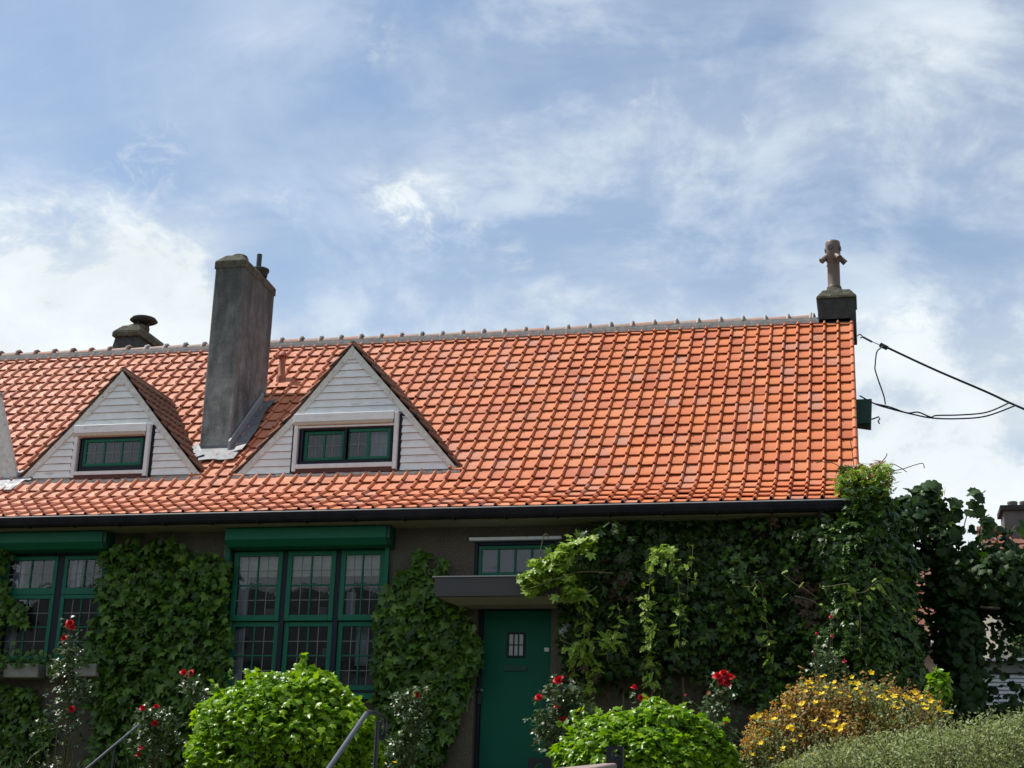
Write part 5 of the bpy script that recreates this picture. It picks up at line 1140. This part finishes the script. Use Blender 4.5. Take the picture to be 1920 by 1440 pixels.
# roses -------------------------------------------------------------------------
BM = [bloom_mesh('rose_bloom', 'red_petal', i) for i in (1, 2)]; BP = bloom_mesh('rose_bud', 'pink_petal', 3)
def rose(label, base, Y, blooms, canes, nl, seed, size=(.05, .085), pale=40, leafc=None):
    r = np.random.default_rng(seed); rr_ = random.Random(seed); b0 = W(base[0], base[1], Y); b0[2] = -.45
    o = empty('rose_bush', b0, label, 'rose bush', 'red roses in the front garden'); mb = MB(); pts = []
    ends = [b[:2] for b in blooms]+canes
    for i, e in enumerate(ends):
        E_ = W(e[0], e[1]+3, Y-.05); s_ = b0+np.array([rr_.uniform(-.12, .12), rr_.uniform(-.06, .06), 0]); m = s_*.5+E_*.5+np.array([rr_.uniform(-.1, .1), 0, .1])
        P = smooth_path([s_, m, E_], 8); mb.tube(P, [.010*(1-.6*k/len(P)) for k in range(len(P))], 5); pts += list(P[5:])+[P[-1], P[-2], P[-3]]*2
    mb.build('cane', 'vine_stem', o); pts = np.array(pts)
    Q = pts[r.integers(0, len(pts), nl)]+np.clip(r.normal(size=(nl, 3)), -1.6, 1.6)*(.09, .08, .08)
    if leafc is not None:
        ex = np.array([W(c[0]+c[2]*nrm1(r)*.5, c[1]+c[3]*nrm1(r)*.5, Y+.1*nrm1(r)) for c in leafc for _ in range(c[4])]); Q = np.concatenate([Q, ex])
    leaves('foliage', 'rose_leaf', Q, (0, -.6, 1), (0, -.3, -.5), r.uniform(size[0], size[1], len(Q)), T_TRI, o, .55, .9)
    Q2 = Q[r.integers(0, len(Q), int(pale*.6))]+(0, -.05, .02); leaves('foliage', 'pale_glint_leaf', Q2, (-.3, -.3, 1), (0, -.3, -.5), r.uniform(.04, .065, len(Q2)), T_OV, o, .45, .9)  # pale leaf copies, glints put into their colour
    for b in blooms: put(BP if len(b) > 3 else BM[rr_.randrange(2)], 'bloom', o, W(b[0], b[1], Y-.12), b[2], rr_)
    return o
rose('tall red rose bush standing in front of the left window', (110, 1480), -1.1, [(131, 1168, .060), (136, 1177, .045), (127, 1172, .045), (120, 1196, .050), (134, 1329, .050)], [(165, 1285), (150, 1300), (75, 1360), (160, 1340), (120, 1250), (130, 1290)], 240, 401, pale=26, leafc=[(155, 1290, 22, 24, 60), (120, 1250, 26, 20, 60), (115, 1330, 40, 50, 90), (135, 1235, 22, 40, 50)])
rose('small red rose bush in front of the large ivy panel', (290, 1480), -1.5, [(267, 1328, .048), (293, 1325, .046), (290, 1356, .050), (264, 1403, .040), (259, 1415, .036)], [(310, 1340), (275, 1345), (330, 1345), (245, 1360)], 200, 402, pale=34, leafc=[(290, 1345, 40, 24, 90), (300, 1390, 50, 30, 60)])
rose('rose with pinkish red flowers at the left of the big bush', (370, 1480), -1.3, [(344, 1261, .052), (357, 1261, .050), (352, 1267, .035)], [(365, 1280), (380, 1300), (390, 1330), (375, 1310)], 110, 403, pale=26, leafc=[(385, 1310, 24, 26, 70), (355, 1280, 16, 12, 20)])
rose('rose bush with a single red flower right of the big bush', (770, 1480), -1.5, [(781, 1303, .046)], [(800, 1280), (745, 1310), (770, 1330), (740, 1390), (790, 1350), (760, 1400)], 200, 404, pale=60, leafc=[(770, 1310, 44, 26, 120), (775, 1375, 34, 40, 110), (745, 1400, 26, 20, 60)])
rose('red rose bush beside the green door, four flowers', (1045, 1480), -1.5, [(1045, 1276, .060), (1051, 1272, .045), (1010, 1307, .052), (1045, 1326, .048), (1052, 1350, .050), (1058, 1347, .04), (1088, 1331, .05), (1097, 1335, .04)], [(1020, 1345), (1070, 1300), (1075, 1350), (1100, 1320), (1005, 1360), (1030, 1380)], 320, 405, pale=22, leafc=[(1060, 1310, 40, 36, 160), (1030, 1355, 34, 34, 120), (1085, 1330, 30, 26, 60)])
rose('slender rose with two flowers above the right bush', (1220, 1480), -1.2, [(1189, 1289, .048), (1203, 1308, .05), (1211, 1310, .05)], [(1235, 1320)], 40, 406, pale=4)
rose('rose with a large red cluster against the dark creeper', (1340, 1480), -1.2, [(1345, 1268, .065), (1357, 1263, .065), (1369, 1270, .065), (1352, 1276, .060), (1363, 1279, .060), (1328, 1301, .035)], [(1360, 1310), (1350, 1340)], 130, 407, pale=6, leafc=[(1360, 1300, 18, 16, 40), (1335, 1320, 18, 26, 40)])
rose('spindly rose with pink buds rising above the yellow shrub', (1540, 1480), -1.4, [(1583, 1240, .030, 1), (1532, 1188, .022, 1), (1558, 1156, .026, 1), (1560, 1192, .02, 1), (1527, 1224, .02, 1), (1360, 1354, .030, 1), (1285, 1303, .02, 1)], [(1545, 1230), (1560, 1250), (1330, 1360)], 150, 408, size=(.035, .06), pale=24, leafc=[(1548, 1240, 26, 30, 110), (1340, 1340, 16, 34, 60)])
# yellow flowers low behind the rail, and low greenery along the wall foot
yo = empty('yellow_flower_plant', W(700, 1500, -2.0)*(1, 1, 0)+(0, 0, -.45), 'little yellow flowers beside the slanting handrail', 'plant'); rr_ = random.Random(4)
for a, b_ in ((695, 1432), (703, 1427), (714, 1428), (721, 1431), (692, 1438), (706, 1436), (740, 1430), (688, 1430)): put(fm, 'flower', yo, W(a, b_, -2.2), rr_.uniform(.02, .032), rr_)
Q = np.array([W(700+22*nrm1(r), 1445+10*nrm1(r), -2.1) for _ in range(160)]); leaves('foliage', 'rose_leaf', Q, (0, -.4, 1), (0, 0, 1), .045, T_TRI, yo, .6, .8)
mb = MB(); [mb.tube([(x, -2.1, -.45), (x+.02, -2.15, W(700, 1440, -2.1)[2])], .004, 4) for x in np.linspace(Q[:, 0].min(), Q[:, 0].max(), 12)]; mb.build('stem', 'vine_stem', yo)
P = np.c_[r.uniform(-8.2, 5.5, 5200), r.uniform(-1.4, -.35, 5200), -.42+r.gamma(2, .085, 5200)]; P = P[~((P[:, 0] > -.3) & (P[:, 0] < 1.3))]
gc = leaves('ground_cover', 'grass_leaf', P, (0, -.6, .8), (0, 0, 1), r.uniform(.05, .14, len(P)), T_GRASS, None, .7, .35); tag(gc, kind='stuff')

# vine covered arch at the right -------------------------------------------------
Yv = 1.4
vt = empty('grape_vine', W(1790, 1480, Yv)*(1, 1, 0)+(0, 0, -.35), 'tall dark vine with big leaves on a trunk at the right of the house', 'vine')
bl = [px_blob(1803, 1300, 44, 110, Yv, .4), px_blob(1798, 1190, 48, 90, Yv, .45), px_blob(1790, 1100, 48, 60, Yv, .5), px_blob(1860, 1085, 84, 56, Yv, .5), px_blob(1920, 1120, 60, 56, Yv, .5), px_blob(1760, 1020, 36, 38, Yv, .4), px_blob(1740, 960, 26, 30, Yv, .3), px_blob(1840, 1030, 40, 26, Yv, .4), px_blob(1820, 1390, 50, 50, Yv, .4), px_blob(1980, 1140, 60, 34, Yv, .5), px_blob(1700, 970, 30, 44, Yv-.6, .3), px_blob(1890, 1050, 50, 34, Yv, .4), px_blob(1715, 1030, 28, 40, Yv-.3, .3)]
P, Nn = blobs_points(bl, 8200, 341, .25); r = np.random.default_rng(342); pxl = P
dens_ = vn(P, 3.0, 343); z_hi = P[:, 2] > W(1800, 1050, Yv)[2]; keep = ~(z_hi & ((dens_ < -.05) | (r.random(len(P)) < .30))); P = P[keep]; Nn = Nn[keep]
Pg = np.array([W(1732+13*nrm1(r), 1050+180*r.random(), Yv) for _ in range(130)]+[W(1830+90*r.random(), 1120+210*r.random()**1.3, Yv+.3*r.random()) for _ in range(230)]+[W(1735+38*nrm1(r), 985+34*nrm1(r), Yv) for _ in range(200)]+[W(1850+36*nrm1(r), 1020+22*nrm1(r), Yv) for _ in range(110)]); leaves('foliage', 'vine_leaf', Pg, (0, -.5, .7), (0, -.2, -1), r.uniform(.06, .12, len(Pg)), T_GRAPE, vt, .6, .7)
leaves('foliage', 'vine_leaf', P, Nn+(0, -.3, .7), (0, -.2, -1), r.uniform(.07, .145, len(P)), T_GRAPE, vt, .6, .7)
mb = MB()
mb.tube(smooth_path([W(1792, 1480, Yv), W(1800, 1340, Yv), W(1790, 1200, Yv), W(1800, 1120, Yv)], 6), .09, 10)
mb.tube(smooth_path([W(1800, 1120, Yv), W(1850, 1060, Yv), W(1930, 1080, Yv)], 6), .04, 8); mb.tube(smooth_path([W(1800, 1120, Yv), W(1765, 1050, Yv), W(1740, 980, Yv)], 6), .035, 8)
mb.tube(smooth_path([W(1838, 1138, Yv-.5), W(1850, 1140, Yv-.5), W(1875, 1141, Yv-.5)], 4), .02, 6); mb.build('trunk', 'bark', vt)
for i, s_ in enumerate(([(1745, 970), (1750, 940), (1742, 912), (1738, 905), (1728, 912)], [(1800, 1020), (1812, 970), (1822, 945), (1835, 930), (1848, 920)], [(1835, 1010), (1842, 975), (1855, 965)], [(1790, 1010), (1790, 960), (1788, 950)], [(1880, 1060), (1890, 1010), (1905, 985)])):
    Pm = smooth_path([W(*q_, Yv) for q_ in s_], 6); mb = MB(); mb.tube(Pm, .008, 5); mb.build('shoot', 'vine_stem', vt); Pm = np.array(Pm[4:])
    Q = Pm[::3]+r.normal(size=(len(Pm[::3]), 3))*.05; leaves('foliage', 'vine_leaf', Q, (.1, -.8, .5), (.3, -.1, -.5), r.uniform(.17, .24, len(Q)), T_GRAPE, vt, .35, .6)
Q = np.array([W(1745+26*nrm1(r), 958+26*nrm1(r), Yv-.1) for _ in range(70)]); leaves('foliage', 'shoot_leaf', Q[:26], (0, -.6, .8), (0, -.2, -1), .11, T_PALM, vt, .5, .7)
leaves('foliage', 'vine_leaf', Q[26:], (0, -.6, .8), (0, -.2, -1), .16, T_GRAPE, vt, .5, .7)

# small light shrubs at the right edge
for (px, py, rx, ry, Y, n, lab) in ((1916, 1215, 20, 44, 6.0, 500, 'sunlit hedge plant at the right edge above the slatted door'), (1760, 1290, 22, 32, -1.0, 420, 'light green sprig between the yellow shrub and the vine'), (1905, 1345, 50, 34, 3.0, 700, 'low green plants below the white slatted door')):
    b_ = [px_blob(px, py, rx, ry, Y)]; P, Nn = blobs_points(b_, n, int(px), .3); o = empty('small_shrub', (b_[0][0][0], Y, -.4), lab, 'shrub')
    leaves('foliage', 'bush_leaf' if Y < 0 else 'far_leaf', P, Nn+(0, 0, .7), (0, 0, -1), r.uniform(.07, .12, len(P)), T_OV, o, .6, .8)
    mb = MB(); [mb.tube([(b_[0][0][0]+.2*t, Y, -.4), tuple(P[int(i)])], [.012, .004], 5) for i, t in zip(r.integers(0, len(P), 14), r.normal(size=14))]; mb.build('stem', 'bark', o)

# neighbouring houses beyond --------------------------------------------------------
YN = 13.0
def PJ(p): d = np.array(p)-CAM; z = d@_F; return 960+FPX*(d@_RT)/z, 720-FPX*(d@_UP)/z
A0 = W(1742, 1206, YN); xl, xr = A0[0]-6.0, W(1812, 1206, YN)[0]
t = 0.0
while PJ((A0[0], YN+t, A0[2]+t*.9))[1] > 1052: t += .05
nb = empty('neighbour_house', (A0[0], YN, -.3), 'rendered neighbour house with orange roof, glimpsed between the creeper and the vine', 'house')
mb = MB(); mb.prism([(xl, YN+.3, -.4), (xl, YN+.3, A0[2]-.1), (xl, YN+t, A0[2]+t*.9-.25), (xl, YN+2*t, A0[2]-.1), (xl, YN+2*t, -.4)], (xr-xl, 0, 0)); mb.build('wall', 'plaster_sunny', nb)
n = max(3, int(t*1.35/.31)); lo = np.array([xl, YN, A0[2]]); hi = np.array([xl, YN+t, A0[2]+t*.9])
tile_field('roof', 'clay_tile_weathered', [(lo+(hi-lo)*i/n, lo+(hi-lo)*(i+1)/n) for i in range(n)], 0, int((xr-xl)/.25)+1, (1, 0, 0), nb, W_=.25)
mb = MB(); mb.tube([hi+(0, 0, .03), hi+(xr-xl, 0, .03)], .11, 10); mb.build('ridge_cap', 'clay_tile_weathered', nb)
mb = MB(); mb.tube([lo+(0, -.05, -.02), lo+(xr-xl+.1, -.05, -.02)], .07, 8); mb.build('gutter', 'zinc_lip', nb)
Yn2 = 9.0
n2 = empty('neighbour_house', W(1930, 1100, Yn2)*(1, 1, 0)+(0, 0, -.3), 'neighbour house at the far right with grey chimney and weathered tiles', 'house')
a = W(1866, 1002, Yn2); b = W(1868, 1085, Yn2-1.6); d = (b-a); 
lo = np.array([W(1852, 1085, Yn2-1.9)[0], Yn2-1.9, W(1868, 1090, Yn2-1.9)[2]]); hi = np.array([lo[0], Yn2, W(1870, 1000, Yn2)[2]])
n = 8; tile_field('roof', 'clay_tile_weathered', [(lo+(hi-lo)*i/n, lo+(hi-lo)*(i+1)/n) for i in range(n)], 0, 30, (1, 0, 0), n2, W_=.27)
mb = MB(); mb.prism([(lo[0]+.12, Yn2-1.7, -.4), (lo[0]+.12, Yn2-1.7, lo[2]-.05), (lo[0]+.12, Yn2, hi[2]-.1), (lo[0]+.12, Yn2+1.8, lo[2]), (lo[0]+.12, Yn2+1.8, -.4)], (8, 0, 0)); mb.build('wall', 'plaster_sunny', n2)
mb = MB(); mb.tube([hi+(0, 0, .03), hi+(8, 0, .03)], .11, 10); mb.build('ridge_cap', 'clay_tile_weathered', n2)
a = W(1879, 965, Yn2+.1); b = W(1962, 965, Yn2+.1)
mb = MB(); mb.box(a[0], b[0], Yn2-.25, Yn2+.45, hi[2]-.5, a[2]); mb.build('chimney', 'far_brick', n2); ch2 = bpy.data.objects[-1] if False else None
mb = MB(); mb.box(a[0]-.06, b[0]+.06, Yn2-.31, Yn2+.51, a[2], a[2]+.09); mb.build('chimney_cap', 'sooty_cement', n2)
for px in (1899, 1922): c = W(px, 955, Yn2+.1); mb = MB(); mb.lathe((c[0], Yn2+.1, a[2]+.08), [(.10, 0), (.09, .12), (.10, .14), (.09, .16)], 12); mb.build('chimney_pot', 'far_brick', n2)
# lean-to with slatted white door in front of the neighbour wall
Yl = 5.2
sh_ = empty('shed', W(1880, 1330, Yl)*(1, 1, 0)+(0, 0, -.4), 'low shed with white slatted roller door seen through the vine', 'shed')
a = W(1842, 1262, Yl); b = W(1990, 1254, Yl)
mb = MB(); mb.box(a[0]-.1, b[0], Yl+.06, Yl+2.5, -.4, a[2]+.1); mb.build('wall', 'grey_render', sh_)
mb = MB(); z = a[2]-.02
while z > -.3: mb.add([(a[0]-.0, Yl-.03, z-.055), (b[0], Yl-.03, z-.055), (b[0], Yl+.01, z), (a[0], Yl+.01, z), (a[0], Yl-.0, z-.062), (b[0], Yl-.0, z-.062)], [(0, 1, 2, 3), (4, 5, 1, 0)]); z -= .062
mb.build('roller_door', 'slat_white', sh_)
mb = MB(); mb.box(a[0]-.12, b[0], Yl-.06, Yl+.05, a[2]+.0, a[2]+.16); mb.build('fascia', 'grey_render', sh_)
mb = MB(); mb.hexa([(a[0]-.2, Yl-.2, a[2]+.17), (b[0], Yl-.2, a[2]+.17), (b[0], Yl+2.6, a[2]+.45), (a[0]-.2, Yl+2.6, a[2]+.45)], [(a[0]-.2, Yl-.2, a[2]+.21), (b[0], Yl-.2, a[2]+.21), (b[0], Yl+2.6, a[2]+.49), (a[0]-.2, Yl+2.6, a[2]+.49)]); mb.build('roof', 'slat_white', sh_)

# the terrace across the street, behind the viewer: it is what the window panes mirror
op = empty('opposite_terrace', (-2, -30, -2.8), 'brick terrace across the street, mirrored in the window panes', 'house')
mb = MB(); mb.box(-26, 18, -38, -30, -2.8, 5.2); mb.build('wall', 'far_brick', op)
mb = MB(); mb.prism([(-26.3, -29.5, 5.21), (-26.3, -34, 8.6), (-26.3, -38.4, 5.21)], (44.6, 0, 0)); mb.build('roof', 'sooty_cement', op)
mb = MB(); mb.box(-26, 18, -29.98, -29.9, 2.9, 4.9); mb.build('rendered_band', 'pale_buff', op)
for i in range(14):
    for z0 in (-1.9, 3.1):
        x = -25+3.1*i; mb = MB(); mb.box(x, x+1.3, -29.89, -29.84, z0, z0+1.5); mb.build('window', 'curtain_cloth', op)
